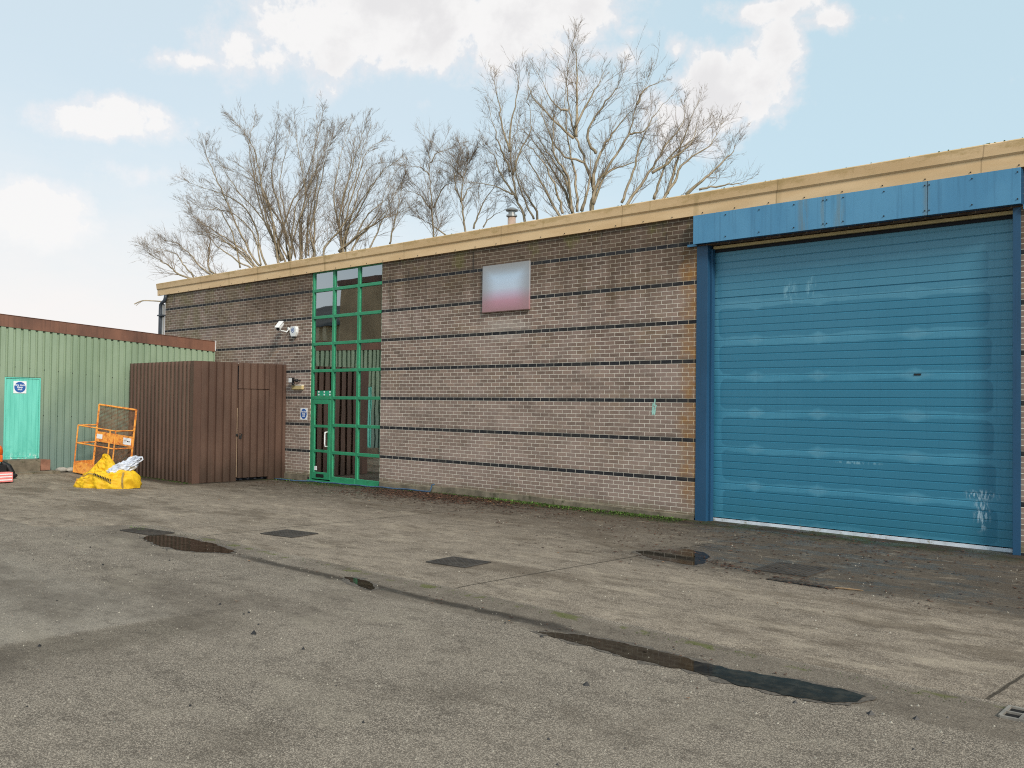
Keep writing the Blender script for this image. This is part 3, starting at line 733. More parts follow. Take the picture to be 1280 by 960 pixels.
_al.scale = (.88, 1, .88)
t_ = thing('flood_light', (-20.5, 0, 2.45), 'small black floodlight with white lens on the brick wall above a cream box', 'light')
MB().box((-20.66, -.16, 2.40), (-20.50, -.08, 2.54)).build('lamp_body', 'black', t_, bevel=.008)
MB().box((-20.645, -.168, 2.415), (-20.515, -.161, 2.525)).build('lamp_glass', 'white', t_)
MB().tube([(-20.5, -.12, 2.46), (-20.38, -.10, 2.46), (-20.36, 0, 2.46)], .018, 8).tube([(-20.37, -.11, 2.50), (-20.37, -.11, 2.42)], .035, 10).tube([(-20.52, -.11, 2.34), (-20.52, -.11, 2.40)], .035, 10).build('bracket', 'black', t_, smooth=True)
o = thing('junction_box', (-20.43, 0, 2.29), 'flat cream plastic box on the brick wall under the small floodlight', 'electrical box')
MB().box((-20.66, -.07, 2.235), (-20.20, 0, 2.345)).build('box_case', 'cream_box', o, bevel=.008)
MB().box((-20.66, -.078, 2.335), (-20.20, -.0, 2.35)).build('box_lid', 'palewall', o, bevel=.003)
def sign(loc, W_, H_, xd, nd_, label, oval=1.0, lines='Fire door\nKeep\nshut', ts=.06):
    t_ = thing('sign', loc, label, 'sign'); L = Vector(loc); X = Vector(xd); N = Vector(nd_); Z = Vector((0, 0, 1))
    MB().prism([L-X*W_/2-Z*H_/2, L+X*W_/2-Z*H_/2, L+X*W_/2+Z*H_/2, L-X*W_/2+Z*H_/2], N*.006).build('plate', 'whitesign', t_)
    n = 40; r = W_*.44
    MB().prism([L+N*.0065+X*(r*math.cos(2*math.pi*i/n))+Z*(r*oval*math.sin(2*math.pi*i/n)) for i in range(n)], N*.002).build('disc', 'bluesign', t_)
    text('lettering', lines, ts, L+N*.0095, xd, nd_, 'whitesign', t_, .0005, bold=.0015); return t_
sign((-20.18, -.002, 1.615), .30, .30, (1, 0, 0), (0, -1, 0), 'white sign with blue disc on the brick wall beside the green entrance door', .98, ts=.066)
# board
t_ = thing('board', (-13.1, -.01, 4.3), 'square faded notice board with blurred pale blue and pink face high on the brick wall', 'board')
MB().box((-13.755, -.045, 3.825), (-12.45, -.003, 4.785)).build('panel', 'board', t_)
MB().box((-13.76, -.05, 3.805), (-12.445, -.0, 3.823)).build('bottom_trim', 'brown_flash', t_)
# paint smear
gm = MB(); rr = random.Random(3)
for i in range(7):
    X = -9.47+rr.uniform(-.05, .05); Z = 1.92+rr.uniform(-.10, .10); w_ = rr.uniform(.01, .03); h_ = rr.uniform(.03, .09)
    gm.add([(X-w_, -.0045-.0003*i, Z-h_), (X+w_*.3, -.0045-.0003*i, Z-h_*.8), (X+w_, -.0045-.0003*i, Z+h_*.6), (X-w_*.2, -.0045-.0003*i, Z+h_)], [(0, 1, 2, 3)])
MT['mint'] = simple('mint_paint', (.35, .62, .55), .6)
tag(gm.build('paint_mark', 'mint', bld), 'pale mint paint daub')

# hose along the foot of the wall
hp_ = []; rr = random.Random(8)
X = -20.9
while X < -15.2:
    hp_.append((X, -.15+.03*math.sin(X*2.3)-(.25*sm((-X-19.3)/1.2)), gz(X, -.15)+.022+.006*math.sin(X*7))); X += .15
hp_ += [(-15.2, -.13, gz(-15.2, -.1)+.03), (-15.17, -.12, .10), (-15.17, -.11, .15), (-15.10, -.10, .17)]
tag(MB().tube(hp_, .015, 8).build('pipe', 'hose', smooth=True), 'thin blue grey pipe lying along the foot of the brick wall', 'pipe')

# ------------------------------------------------------------------ corrugated sheet
def corr(mb, p0, p1, z0a, z0b, z1a, z1b, nrm, pitch, depth, crest=.5, slope=.12, phase=0.0, t=.004, inv=False):
    """trapezoid ribs between p0 and p1 (xy); heights vary linearly; crest faces nrm"""
    p0 = Vector(p0); p1 = Vector(p1); L = (p1-p0).length; d = (p1-p0)/L; n = Vector(nrm)
    k = [(0, 0), (slope, 1), (slope+crest, 1), (2*slope+crest, 0)]
    pts = []; s = -phase
    while s < L:
        for a, h in k:
            q = s+a*pitch
            if 0 <= q <= L: pts.append((q, h))
        s += pitch
    if pts[0][0] > 1e-4: pts.insert(0, (0, pts[0][1]))
    if pts[-1][0] < L-1e-4: pts.append((L, pts[-1][1]))
    vs = []; fs = []
    for q, h in pts:
        f = q/L; xy = p0+d*q+n*(h*depth)
        vs += [(xy.x, xy.y, z0a+(z0b-z0a)*f), (xy.x, xy.y, z1a+(z1b-z1a)*f)]
    for i in range(len(pts)-1): fs.append((2*i, 2*i+2, 2*i+3, 2*i+1))
    mb.add(vs, fs); return mb

# brown shed
shed = thing('metal_shed', (-21.05, -2.54, 0), 'flat topped brown box profile sheet metal shed against the brick wall', 'shed')
SX0, SX1, SYF, ST = -24.45, -21.05, -2.54, 2.885
SB = -.06
mb = MB(); corr(mb, (SX0, SYF), (SX1-.12, SYF), SB, SB-.01, ST, ST, (0, -1), .205, .050, .34, .07)
sc_ = mb.build('front_cladding', 'brown_clad', shed)
mb = MB()
DY0, DY1, DZ = -1.38, -.52, 2.22
corr(mb, (SX1, SYF+.14), (SX1, DY0-.01), SB-.01, SB-.02, ST, ST, (1, 0), .205, .058, .58, .05)
corr(mb, (SX1, DY0-.01), (SX1, DY1+.01), DZ+.015, DZ+.015, ST, ST, (1, 0), .205, .055, .58, .05, .205-.14+.0)
corr(mb, (SX1, DY1+.01), (SX1, -.01), SB-.02, SB-.02, ST, ST, (1, 0), .205, .055, .58, .05)
mb.build('side_cladding', 'brown_clad', shed)
mb = MB(); mb.box((SX1-.13, SYF-.052, SB-.02), (SX1+.041, SYF-.048, ST-.002)); mb.box((SX1+.037, SYF-.048, SB-.02), (SX1+.041, SYF+.15, ST-.002))
mb.build('corner_flashing', 'brown_flash', shed)
mb = MB(); corr(mb, (SX1+.004, DY0), (SX1+.004, DY1), .0, .0, DZ, DZ, (1, 0), .205, .055, .58, .05, .06)
mb.box((SX1-.03, DY0, .0), (SX1-.001, DY1, DZ))
dr = mb.build('shed_door', 'brown_clad', shed)
for Z in (1.38, .52): MB().box((SX1+.045, DY1-.05, Z-.05), (SX1+.05, DY1-.015, Z+.06)).build('hinge', 'gapwood', dr)
mb = MB(); mb.box((SX1+.042, DY0-.10, 1.06), (SX1+.05, DY0+.12, 1.10)); mb.box((SX1+.05, DY0+.02, .98), (SX1+.075, DY0+.09, 1.06)); mb.tube([(SX1+.06, DY0+.03, 1.05), (SX1+.06, DY0+.03, 1.11), (SX1+.06, DY0+.08, 1.11), (SX1+.06, DY0+.08, 1.05)], .006, 6)
mb.build('padlock', 'padlock', dr)
MB().box((SX1+.000, DY0-.0125, .02), (SX1+.012, DY0-.001, 1.75)).build('door_gap_strip', 'gapwood', shed)
MB().box((SX0, SYF+.01, ST-.08), (SX1-.01, -.01, ST-.03)).build('shed_roof', 'brown_flash', shed)
MB().box((SX0+.02, SYF+.012, SB), (SX1-.02, SYF+.03, ST-.09)).box((SX1-.05, SYF+.03, SB), (SX1-.033, -.02, ST-.09)).build('lining', 'dark_void', shed)

# green shed
GX = -24.7
gs = thing('green_shed', (GX, -6, 0), 'green corrugated metal shed with brown fascia and teal door at the left', 'shed')
def gtop(y): return 3.62 + (-y)*.0615
GE = -15.0
DA, DB = -5.60, -4.755
mb = MB()
pt = .172
corr(mb, (GX, GE), (GX, DA), .12, .12, gtop(GE)-.25, gtop(DA)-.25, (1, 0), pt, .048, .60, .06, 0)
ph = ((DA-GE) % pt)
corr(mb, (GX, DA), (GX, DB), 2.45, 2.45, gtop(DA)-.25, gtop(DB)-.25, (1, 0), pt, .048, .60, .06, ph)
ph = ((DB-GE) % pt)
corr(mb, (GX, DB), (GX, -.01), .13, .03, gtop(DB)-.25, gtop(0)-.25, (1, 0), pt, .048, .60, .06, ph)
gc = mb.build('cladding', 'green_clad', gs)
for (za, zb) in ((2.72, 2.47), (1.535, 1.42)):
    yy = DA-.1
    while yy < -2.4:
        f = (yy+5.6)/3.04
        if not (DA-.05 < yy < DB+.05) or za > 2.6: MB().tube([(GX+.035, yy, za+(zb-za)*f), (GX+.045, yy, za+(zb-za)*f)], .016, 6).build('fixing_screw', 'padlock', gc)
        yy += pt*2
mb = MB(); mb.prism([(GX+.06, GE, gtop(GE)), (GX+.06, -.02, gtop(0)), (GX+.06, -.02, gtop(0)-.29), (GX+.06, GE, gtop(GE)-.29)], (-.012, 0, 0))
mb.prism([(GX+.075, GE, gtop(GE)), (GX+.075, -.02, gtop(0)), (GX+.075, -.02, gtop(0)+.01), (GX+.075, GE, gtop(GE)+.01)], (-.3, 0, 0))
gf = mb.build('fascia', 'brown_fascia', gs)
MB().box((GX+.02, -.019, 3.36), (GX+.09, -.003, 3.645)).build('end_cap', 'white', gf)
MB().prism([(GX-.02, GE, gtop(GE)-.05), (GX-.02, .0-.02, gtop(0)-.05), (GX-.02, -.02, gtop(0)-.10), (GX-.02, GE, gtop(GE)-.10)], (-7, 0, 0)).build('shed_roof', 'roof', gs)
MB().box((GX-.06, GE, -.2), (GX-.04, -.02, gtop(0)-.26)).box((GX-7, GE, -.2), (GX-.06, GE+.1, 3.2)).build('back_wall', 'dark_void', gs)
MB().box((GX-.04, GE, -.2), (GX+.01, DA-.02, .11)).box((GX-.04, DB+.02, -.2), (GX+.01, -.02, .02)).build('plinth', 'stone', gs)
td = MB(); td.box((GX-.01, DA+.045, .47), (GX+.022, DB-.04, 2.41)); tdo = td.build('shed_door', 'teal', gs)
td = MB(); td.box((GX-.02, DA, .43), (GX+.04, DA+.04, 2.44)); td.box((GX-.02, DB-.035, .43), (GX+.04, DB, 2.44)); td.box((GX-.02, DA+.04, 2.415), (GX+.04, DB-.035, 2.44)); td.box((GX-.02, DA+.04, .43), (GX+.05, DB-.035, .465))
td.build('door_frame', 'teal', gs)
sign((GX+.024, -5.24, 2.20), .30, .30, (0, 1, 0), (1, 0, 0), 'white sign with blue disc and white words on the teal shed door', 1.0, ts=.062)

# steps
def rough_block(mb, a, b_, seed, k=.02):
    bm = bmesh.new(); bmesh.ops.create_cube(bm, size=1); 
    bmesh.ops.subdivide_edges(bm, edges=bm.edges, cuts=5, use_grid_fill=True)
    A = Vector(a); B = Vector(b_)
    vs = []
    for v in bm.verts:
        q = Vector((A[i]+(B[i]-A[i])*(v.co[i]+.5) for i in range(3)))
        d = noise.noise_vector(q*4+Vector((seed, 0, 0)))*k
        vs.append(q+d)
    mb.add(vs, [tuple(v.index for v in f.verts) for f in bm.faces]); bm.free()
t_ = thing('concrete_step', (-24.2, -5.1, .1), 'weathered two tier concrete doorstep below the teal shed door', 'step')
mb = MB(); rough_block(mb, (GX+.05, -5.62, .14), (-24.28, -4.86, .425), 1); mb.build('upper_step', 'stone', t_)
mb = MB(); rough_block(mb, (GX+.05, -4.85, .15), (-24.30, -4.62, .41), 6); mb.build('end_brick', 'brickred', t_)
mb = MB(); rough_block(mb, (GX+.05, -5.75, -.05), (-23.98, -4.50, .145), 2, .03); mb.build('lower_step', 'stone', t_)
for i, (X, Y, r_) in enumerate(((-24.45, -4.28, .10), (-24.42, -4.05, .12))):
    mb = MB(); mb.ball((X, Y, gz(X, Y)+.05), (.10, .15, .07), 14, 8, lambda d: 1+.18*noise.noise(d*2+Vector((i*4, 0, 0))))
    tag(mb.build('stone', 'rock', smooth=True), ['pale flat stone nearer the doorstep at the foot of the green wall', 'pale flat stone nearer the rusty cage at the foot of the green wall'][i], 'stone', 'pale stones at the foot of the green wall')

# orange machine cut by the left edge of the photograph
t_ = thing('site_machine', (-23.6, -6.15, .1), 'orange and black small machine beside the doorstep at the left edge', 'machine')
bo = Vector((-23.55, -6.18, .09))
mb = MB(); mb.ball(bo+Vector((0, 0, .60)), (.20, .21, .20), 16, 10, lambda d: 1+.12*noise.noise(d*2.2)); mb.box(bo+Vector((-.13, -.16, .36)), bo+Vector((.14, .17, .52))); mb.box(bo+Vector((-.05, .02, .70)), bo+Vector((.06, .13, .86)))
mb.build('engine_cover', 'orange', t_, bevel=.02)
mb = MB(); mb.box(bo+Vector((-.2, -.18, .10)), bo+Vector((.2, .24, .30))); mb.tube([bo+Vector((.08, .16, .35)), bo+Vector((.1, .30, .24)), bo+Vector((.14, .37, .10)), bo+Vector((.16, .40, .0))], [.05, .08, .07, .04], 10)
mb.ball(bo+Vector((.16, .36, .04)), (.10, .13, .06), 10, 6, lambda d: 1+.2*noise.noise(d*3)); mb.build('base', 'black', t_, bevel=.01)
t_ = thing('plastic_crate', (-22.9, -6.15, .08), 'pink and red striped plastic box in front of the orange machine at the left edge', 'box')
MB().box((-23.02, -6.5, .03), (-22.80, -5.99, .25)).build('crate_body', 'pinkred', t_, bevel=.01)
mb = MB()
for Z in (.08, .15, .21): mb.box((-22.7985, -6.48, Z-.012), (-22.795, -6.01, Z+.012))
mb.build('white_band', 'whitesign', t_)

# ------------------------------------------------------------------ rusty cage
cage = thing('access_cage', (-24.20, -3.62, .10), 'rusty orange forklift safety cage with mesh back leaning by the green wall', 'cage')
cr = Vector((.729, .684, 0)); ct = Vector((.684, -.729, 0))
wv_ = cr*.93+ct*.35; dv = ct*.93-cr*.35
ax = dv.normalized(); 
rot = Matrix((wv_.normalized(), dv.normalized(), Vector((0, 0, 1)))).transposed().to_4x4()
cage.matrix_world = Matrix.Translation(cage.location) @ Matrix.Rotation(R(-6.0), 4, ax) @ rot
CW, CDp, CH = 1.20, .62, 1.70
def cb(name, segs, r, mat='cage', n=6):
    mb = MB()
    for a, b_ in segs: mb.tube([a, b_], r, n)
    return mb.build(name, mat, cage, xf=True)
cb('back_frame', [((0,0,0),(0,0,CH)), ((CW,0,0),(CW,0,CH)), ((0,0,CH),(CW,0,CH)), ((0,0,.02),(CW,0,.02))], .026)
cb('front_frame', [((0,CDp,0),(0,CDp,1.18)), ((CW*.86,CDp,0),(CW*.86,CDp,1.18)), ((0,CDp,1.18),(CW,CDp,1.18)), ((0,CDp,.74),(CW,CDp,.74)), ((0,CDp,1.18),(0,0,1.18)), ((CW,CDp,1.18),(CW,0,1.18)), ((0,CDp,.74),(0,0,.74)), ((CW,CDp,.74),(CW,0,.74)), ((0,CDp,.02),(0,0,.02)), ((CW,CDp,.02),(CW,0,.02)), ((CW,CDp,.02),(CW,CDp,1.18))], .018)
mb = MB(); mb.box((.0, -.012, .76), (CW, .012, 1.02)); mb.build('back_panel', 'cage', cage, xf=True)
mb = MB(); mb.box((0, CDp-.006, .0), (CW, CDp+.006, .28)); mb.box((-.006, .0, .0), (.006, CDp-.01, .28)); mb.box((CW-.006, .0, .0), (CW+.006, CDp-.01, .28)); mb.box((0, 0, .01), (CW, CDp-.01, .03)); mb.build('kick_panel', 'cage', cage, xf=True)
mb = MB()
k = .03
i = 0
while k < CW:
    mb.add([(k-.0055, -.022, .03), (k+.0055, -.022, .03), (k+.0055, -.022, CH), (k-.0055, -.022, CH)], [(0, 1, 2, 3)]); k += .034
k = .05
while k < CH:
    mb.add([(.02, -.027, k-.0055), (CW, -.027, k-.0055), (CW, -.027, k+.0055), (.02, -.027, k+.0055)], [(0, 1, 2, 3)]); k += .034
o = mb.build('wire_mesh', 'mesh_wire', cage, xf=True); md = o.modifiers.new('s', 'SOLIDIFY'); md.thickness = .004
mb = MB(); mb.box((.04, .014, .84), (.22, .018, .955)); mb.build('label_plate', 'whitesign', cage, xf=True)
lb = MB(); lb.box((CW-.30, .014, .80), (CW-.05, .018, .97)); lo = lb.build('label_plate', 'whitesign', cage, xf=True)
mb = MB(); rr = random.Random(2)
for q in range(4): mb.box((CW-.26+.045*q, .0185, .88+rr.uniform(-.01, .01)), (CW-.225+.045*q, .0195, .90))
mb.build('print', 'black', lo, xf=True)

# ------------------------------------------------------------------ yellow bag
BX, BY = -20.85, -4.68
bag = thing('builders_bag', (BX, BY, gz(BX, BY)), 'crumpled yellow rubble bag slumped in front of the rusty cage', 'bag', rz=math.atan2(.684, .729))
# local x = to the right as seen, local -y = towards the camera
def crease(x, y, s=0):
    n = 0; a = 1; f = 3.2
    for k in range(4):
        n += a*(1-abs(2*noise.noise((x*f+s, y*f, s*1.7)))); a *= .5; f *= 2.1
    return n/1.9
mb = MB(); nu, nv = 110, 40; vs = []; fs = []
for j in range(nv+1):
    t = j/nv
    for i in range(nu):
        ph = 2*math.pi*i/nu; cxx, syy = math.cos(ph), math.sin(ph)
        # outline wide and low; the right side stands up as an open mouth
        rx, ry = .68, .42
        prof_r = (1-t)**.55 if t < 1 else 0
        prof_r = math.cos(t*math.pi/2)**.62
        X = cxx*rx*prof_r; Y = syy*ry*prof_r
        H = .24 + .10*math.cos((X+.1)*3) + .24*sm((X-.05)/.5) + .05*noise.noise((X*3, Y*3, 1))
        Z = H*math.sin(t*math.pi/2)**.8
        cre = crease((X+Z*.6)*.9, (Y+Z)*.9, 3)-.5
        X += cxx*.15*cre; Y += syy*.17*cre; Z += .13*cre*min(1, t*3)
        # mouth on the right: push the top down inside
        dm = math.hypot((X-.30)/.30, (Y-.02)/.20)
        if t > .4 and dm < 1: Z -= .30*(1-dm)
        if j == 0: Z = .0
        vs.append((X, Y, max(Z, 0.0)))
for j in range(nv):
    for i in range(nu):
        i2 = (i+1) % nu; fs.append((j*nu+i, j*nu+i2, (j+1)*nu+i2, (j+1)*nu+i))
body = mb.add(vs, fs).build('bag_body', 'yellow', bag, xf=True, smooth=True)
# upstanding flap on the left
mb = MB(); vs = []; fs = []; nu, nv = 44, 40
for j in range(nv+1):
    t = j/nv
    for i in range(nu+1):
        s = i/nu*2-1
        half = .40*(1-t)**1.05+.05*(1-t)+.05
        cx_ = -.18+.07*t
        X = cx_+s*half*(1.0 if s < 0 else 1.0+.35*t*(1-t)*3)
        Z = .12+.63*t**.9 - (.10*max(0, s)**2)*(1-t) - .05*abs(s)**2*t
        Y = .10-.16*(1-abs(s)**1.6)*(1-t*.55)+.05*t + .14*(crease(s*.5+t*.4, t*.7, 6)-.5)
        vs.append((X, Y, Z))
for j in range(nv):
    for i in range(nu): a = j*(nu+1)+i; fs.append((a, a+1, a+nu+2, a+nu+1))
fo = mb.add(vs, fs).build('bag_flap', 'yellow', bag, xf=True, smooth=True)
md = fo.modifiers.new('s', 'SOLIDIFY'); md.thickness = .006
# second smaller fold to the right of it
mb = MB(); vs = []; fs = []
for j in range(15):
    t = j/14
    for i in range(15):
        s = i/14
        X = -.12+.30*s+.05*t; Z = .30+(.42-.30*s)*t*(1-.25*s); Y = .02-.14*math.sin(s*math.pi)*(1-t*.5)+.03*t+.03*(crease(s, t, 9)-.5)
        vs.append((X, Y, Z))
for j in range(14):
    for i in range(14): a = j*15+i; fs.append((a, a+1, a+16, a+15))
o = mb.add(vs, fs).build('bag_fold', 'yellow', bag, xf=True); o.modifiers.new('s', 'SOLIDIFY').thickness = .006
def ribbon(pts, w_, up=(0, 0, 1)):
    mb = MB(); vs = []; fs = []
    for k, p_ in enumerate(pts):
        p_ = Vector(p_); d = Vector(pts[min(k+1, len(pts)-1)])-Vector(pts[max(k-1, 0)]); s_ = d.cross(Vector((0, -1, .4))).normalized()*w_
        vs += [p_-s_, p_+s_]
    for k in range(len(pts)-1): fs.append((2*k, 2*k+1, 2*k+3, 2*k+2))
    return mb.add(vs, fs)
o = ribbon([(-.40, -.36, .26), (-.25, -.40, .34), (-.1, -.41, .32), (.1, -.45, .24), (.26, -.45, .14)], .012).build('strap', 'yellowstrap', bag, xf=True); o.modifiers.new('s', 'SOLIDIFY').thickness = .006
o = ribbon([(.47, -.34, .02), (.47, -.37, .14), (.46, -.34, .26), (.45, -.26, .36)], .02).build('strap', 'yellowstrap', bag, xf=True); o.modifiers.new('s', 'SOLIDIFY').thickness = .006
mb = MB(); rr = random.Random(4)
for q in range(11):
    f = q/10; X = -.12+.36*f; Z = .315-.13*f; Y = -.475-.01*math.sin(f*3)
    mb.prism([(X, Y, Z), (X+.018, Y, Z-.008), (X+.030, Y, Z+.035), (X+.012, Y, Z+.043)], (0, .01, 0))
mb.build('print', 'black', bag, xf=True)
# white carrier in its mouth
pb = thing('plastic_bag', (BX+.2, BY+.2, gz(BX, BY)+.3), 'crumpled white plastic bag with looped handle sticking out of the yellow bag', 'bag', rz=math.atan2(.684, .729))
mb = MB()
def blob(c, r, ang, seed, am=.35):
    D_ = Matrix.Rotation(ang, 3, 'Y')
    o0 = len(mb.v); mb.ball((0, 0, 0), r, 28, 18, lambda d: 1+am*(crease(d.x, d.z, seed)-.55)+.12*noise.noise(d*2+Vector((seed, 0, 0))))
    for k in range(o0, len(mb.v)): mb.v[k] = D_ @ mb.v[k] + Vector(c)
blob((.06, -.03, .13), (.36, .17, .15), R(-24), 2, .55)
blob((.25, -.03, .27), (.20, .12, .11), R(-34), 5, .5)
blob((-.10, -.10, .05), (.20, .14, .10), R(-6), 8, .5)
mb.build('bag_body', 'poly', pb, xf=True, smooth=False)
MB().tube([(.30, -.02, .31), (.40, -.02, .375), (.475, -.02, .385), (.49, -.02, .335), (.44, -.02, .29), (.34, -.02, .25)], [.03, .024, .017, .018, .018, .026], 7).build('handle', 'poly', pb, xf=True, smooth=True)
mb = MB(); mb.box((-.2, -.19, .02), (-.02, -.15, .07)); o = mb.build('print', 'black', pb, xf=True); o.rotation_euler.y = R(-12)

# ------------------------------------------------------------------ iron covers, gratings
def cover(pix, label, ribs=False, d=.02):
    q = [on_z(*p_, -.005) for p_ in pix]; c = sum(q, Vector())/4
    c.z = gz(c.x, c.y)
    sx = ((q[0]-q[1]).length+(q[2]-q[3]).length)/2; sy = ((q[1]-q[2]).length+(q[3]-q[0]).length)/2
    return c, sx, sy
def manhole(cx_, cy_, w_, h_, rz, label, ribs):
    z0 = gz(cx_, cy_)+.004
    t_ = thing('manhole_cover', (cx_, cy_, z0), label, 'manhole cover', rz=rz)
    fm = MB(); e = .035
    for a, b_ in (((-w_/2, -h_/2), (w_/2, -h_/2+e)), ((-w_/2, h_/2-e), (w_/2, h_/2)), ((-w_/2, -h_/2+e), (-w_/2+e, h_/2-e)), ((w_/2-e, -h_/2+e), (w_/2, h_/2-e))):
        fm.box((a[0], a[1], -.03), (b_[0], b_[1], .012))
    fm.build('cover_frame', 'iron', t_, xf=True)
    lm = MB(); e2 = e+.008; lm.box((-w_/2+e2, -h_/2+e2, -.03), (w_/2-e2, h_/2-e2, .008))
    if ribs:
        n = 11
        for i in range(n):
            X = -w_/2+e2+.02+(w_-2*e2-.04)*i/(n-1)-.009
            lm.box((X, -h_/2+e2+.02, .0085), (X+.018, h_/2-e2-.02, .016))
    else:
        n = 9; m_ = 8
        for i in range(n):
            for j in range(m_):
                X = -w_/2+.075+(w_-.15)*i/(n-1); Y = -h_/2+.075+(h_-.15)*j/(m_-1)
                lm.box((X-.018, Y-.018, .0085), (X+.018, Y+.018, .013))
    lm.build('cover_plate', 'iron', t_, xf=True)
manhole(-11.74, -5.98, .66, .52, R(10), 'square iron manhole cover on the concrete nearest the yellow bag', False)
manhole(-8.28, -5.86, .62, .50, R(6), 'square iron manhole cover in the middle of the concrete apron', False)
manhole(-5.22, -3.28, .66, .72, R(4), 'ribbed iron drain cover in the dark ground before the blue shutter', True)
def grating(cx_, cy_, w_, h_, nx_, ny_, rz, label, mat='iron_pale'):
    z0 = gz(cx_, cy_)+.006
    t_ = thing('drain_grating', (cx_, cy_, z0), label, 'drain grating', rz=rz)
    g = MB(); e = .02
    for i in range(nx_+1):
        X = -w_/2+w_*i/nx_; g.box((X-e/2, -h_/2, -.01), (X+e/2, h_/2, .012))
    for j in range(ny_+1):
        Y = -h_/2+h_*j/ny_; g.box((-w_/2, Y-e/2, -.012), (w_/2, Y+e/2, .010))
    g.build('bars', mat, t_, xf=True)
    MB().box((-w_/2, -h_/2, -.02), (w_/2, h_/2, -.0035)).build('pit', 'pit', t_, xf=True)
grating(-1.42, -7.13, .80, .25, 7, 2, R(2), 'slotted iron drain grating with square holes at the right edge of the yard')
grating(-13.35, -7.36, .82, .34, 9, 1, R(8), 'dark slotted drain grating at the head of the far puddle', 'iron')
# gully slot half filled with dirt, and a stick beside it
t_ = thing('drain_gully', (-4.75, -4.02, gz(-4.75, -4)), 'curved dark slot drain choked with dirt near the blue shutter', 'drain')
g = MB()
for i in range(9):
    a = i/8; X = -.34+.68*a; Y = .03*math.sin(a*3)-.02
    g.prism([(X, Y-.05, .0), (X+.035, Y-.05, .0), (X+.075, Y+.07, .0), (X+.04, Y+.07, .0)], (0, 0, .018))
g.build('bars', 'iron', t_, xf=True)
MB().prism([(-.38, -.07, 0), (.36, -.09, 0), (.42, .04, 0), (-.30, .09, 0)], (0, 0, .004)).build('pit', 'pit', t_, xf=True)
tag(MB().tube([(-4.36, -4.02, gz(-4.4, -4)+.010), (-4.22, -3.99, gz(-4.4, -4)+.012), (-4.08, -3.94, gz(-4.4, -4)+.008)], [.007, .010, .005], 7).build('stick', 'twigwood'), 'short pale brown stick lying beside the choked slot drain', 'stick')

# ------------------------------------------------------------------ litter, grit, moss
def scatter(name, mat, pts, label, cat, fn):
    mb = MB()
    for q in pts: fn(mb, q)
    me = bpy.data.meshes.new(name); me.from_pydata([v[:] for v in mb.v], [], mb.f); me.update(); me.materials.append(MT[mat])
    o = bpy.data.objects.new(name, me); col.objects.link(o); tag(o, label, cat, kind='stuff'); return o
rr = random.Random(11)
def leaf(mb, q):
    x_, y_, s_ = q; a = rr.uniform(0, 6.28); l = s_*rr.uniform(.6, 1.3); w_ = l*.45; z0 = gz(x_, y_)+.006
    c, s = math.cos(a), math.sin(a); k = l*rr.uniform(.1, .5)
    P_ = [(-l, 0, rr.uniform(0, k)), (0, -w_, rr.uniform(0, k*.5)), (l, 0, rr.uniform(0, k)), (0, w_, rr.uniform(0, k))]
    mb.add([(x_+c*u_-s*v_, y_+s*u_+c*v_, z0+w__) for u_, v_, w__ in P_], [(0, 1, 3), (1, 2, 3)])
pts = []
for i in range(4200):
    X = rr.gauss(-14.6, 1.5); Y = -.25-abs(rr.gauss(0, .6))
    if -17.2 < X < -9.5: pts.append((X, Y, .034))
for i in range(1700):
    X = rr.uniform(-20.5, -4); Y = -.1-abs(rr.gauss(0, 1.2)); pts.append((X, Y, .028))
for i in range(900):
    X = rr.uniform(-9.2, -2.6); Y = rr.uniform(-4.4, -.6)
    if noise.noise((X*1.5, Y*3, 2)) > -.05: pts.append((X, Y, .028))
for i in range(160):
    pts.append((rr.uniform(-24, -2), rr.uniform(-10, -1), .016))
for i in range(130):
    X = rr.uniform(-13.2, -3); pts.append((X, -7.45+rr.gauss(0, .10), .018))
for i in range(120):
    a = rr.uniform(0, 1); pts.append((-6.3+a*1.9+rr.gauss(0, .1), -3.5-a*.6+rr.gauss(0, .07), .03))
for i in range(150): pts.append((rr.uniform(-24.2, -21.2), rr.uniform(-3.1, -2.62), .022))
scatter('leaf_litter', 'leaf', pts, 'dark dead leaves and crumbs strewn over the concrete below the brick wall', 'leaf litter', leaf)
pts = [(rr.gauss(-14.6, 1.4), -.3-abs(rr.gauss(0, .6)), .03) for i in range(90)]+[(rr.uniform(-23, -3), rr.uniform(-9, -1), .022) for i in range(36)]
scatter('pale_leaf_litter', 'leafpale', pts, 'scattered reddish brown dead leaves on the ground', 'leaf litter', leaf)
def stone(mb, q):
    x_, y_, s_ = q; z0 = gz(x_, y_); s2 = s_*rr.uniform(.5, 1.2)
    mb.add([(x_-s2, y_, z0), (x_, y_-s2*.8, z0), (x_+s2, y_, z0), (x_, y_+s2*.7, z0), (x_+s2*.2, y_, z0+s2*.9)], [(0, 1, 4), (1, 2, 4), (2, 3, 4), (3, 0, 4)])
pts = [(rr.uniform(-14, -1), rr.uniform(-12.2, -7.2), rr.choice((.004, .006, .008, .012))) for i in range(2600)]
pts += [(rr.uniform(-20, -2), rr.uniform(-7, -1), rr.choice((.005, .008, .012))) for i in range(900)]
scatter('grit', 'pebble', pts, 'fine pale grit and small stones scattered over the yard', 'grit', stone)
pts = [(rr.uniform(-14, -1), rr.uniform(-12.2, -7.2), rr.choice((.006, .01, .02))) for i in range(120)]+[on_z(317, 790).to_tuple()[:2]+(.035,), on_z(733, 855).to_tuple()[:2]+(.03,), on_z(1088, 890).to_tuple()[:2]+(.03,), on_z(1145, 896).to_tuple()[:2]+(.028,)]
scatter('dark_crumbs', 'black', pts, 'small black crumbs and pebbles scattered over the asphalt', 'grit', stone)
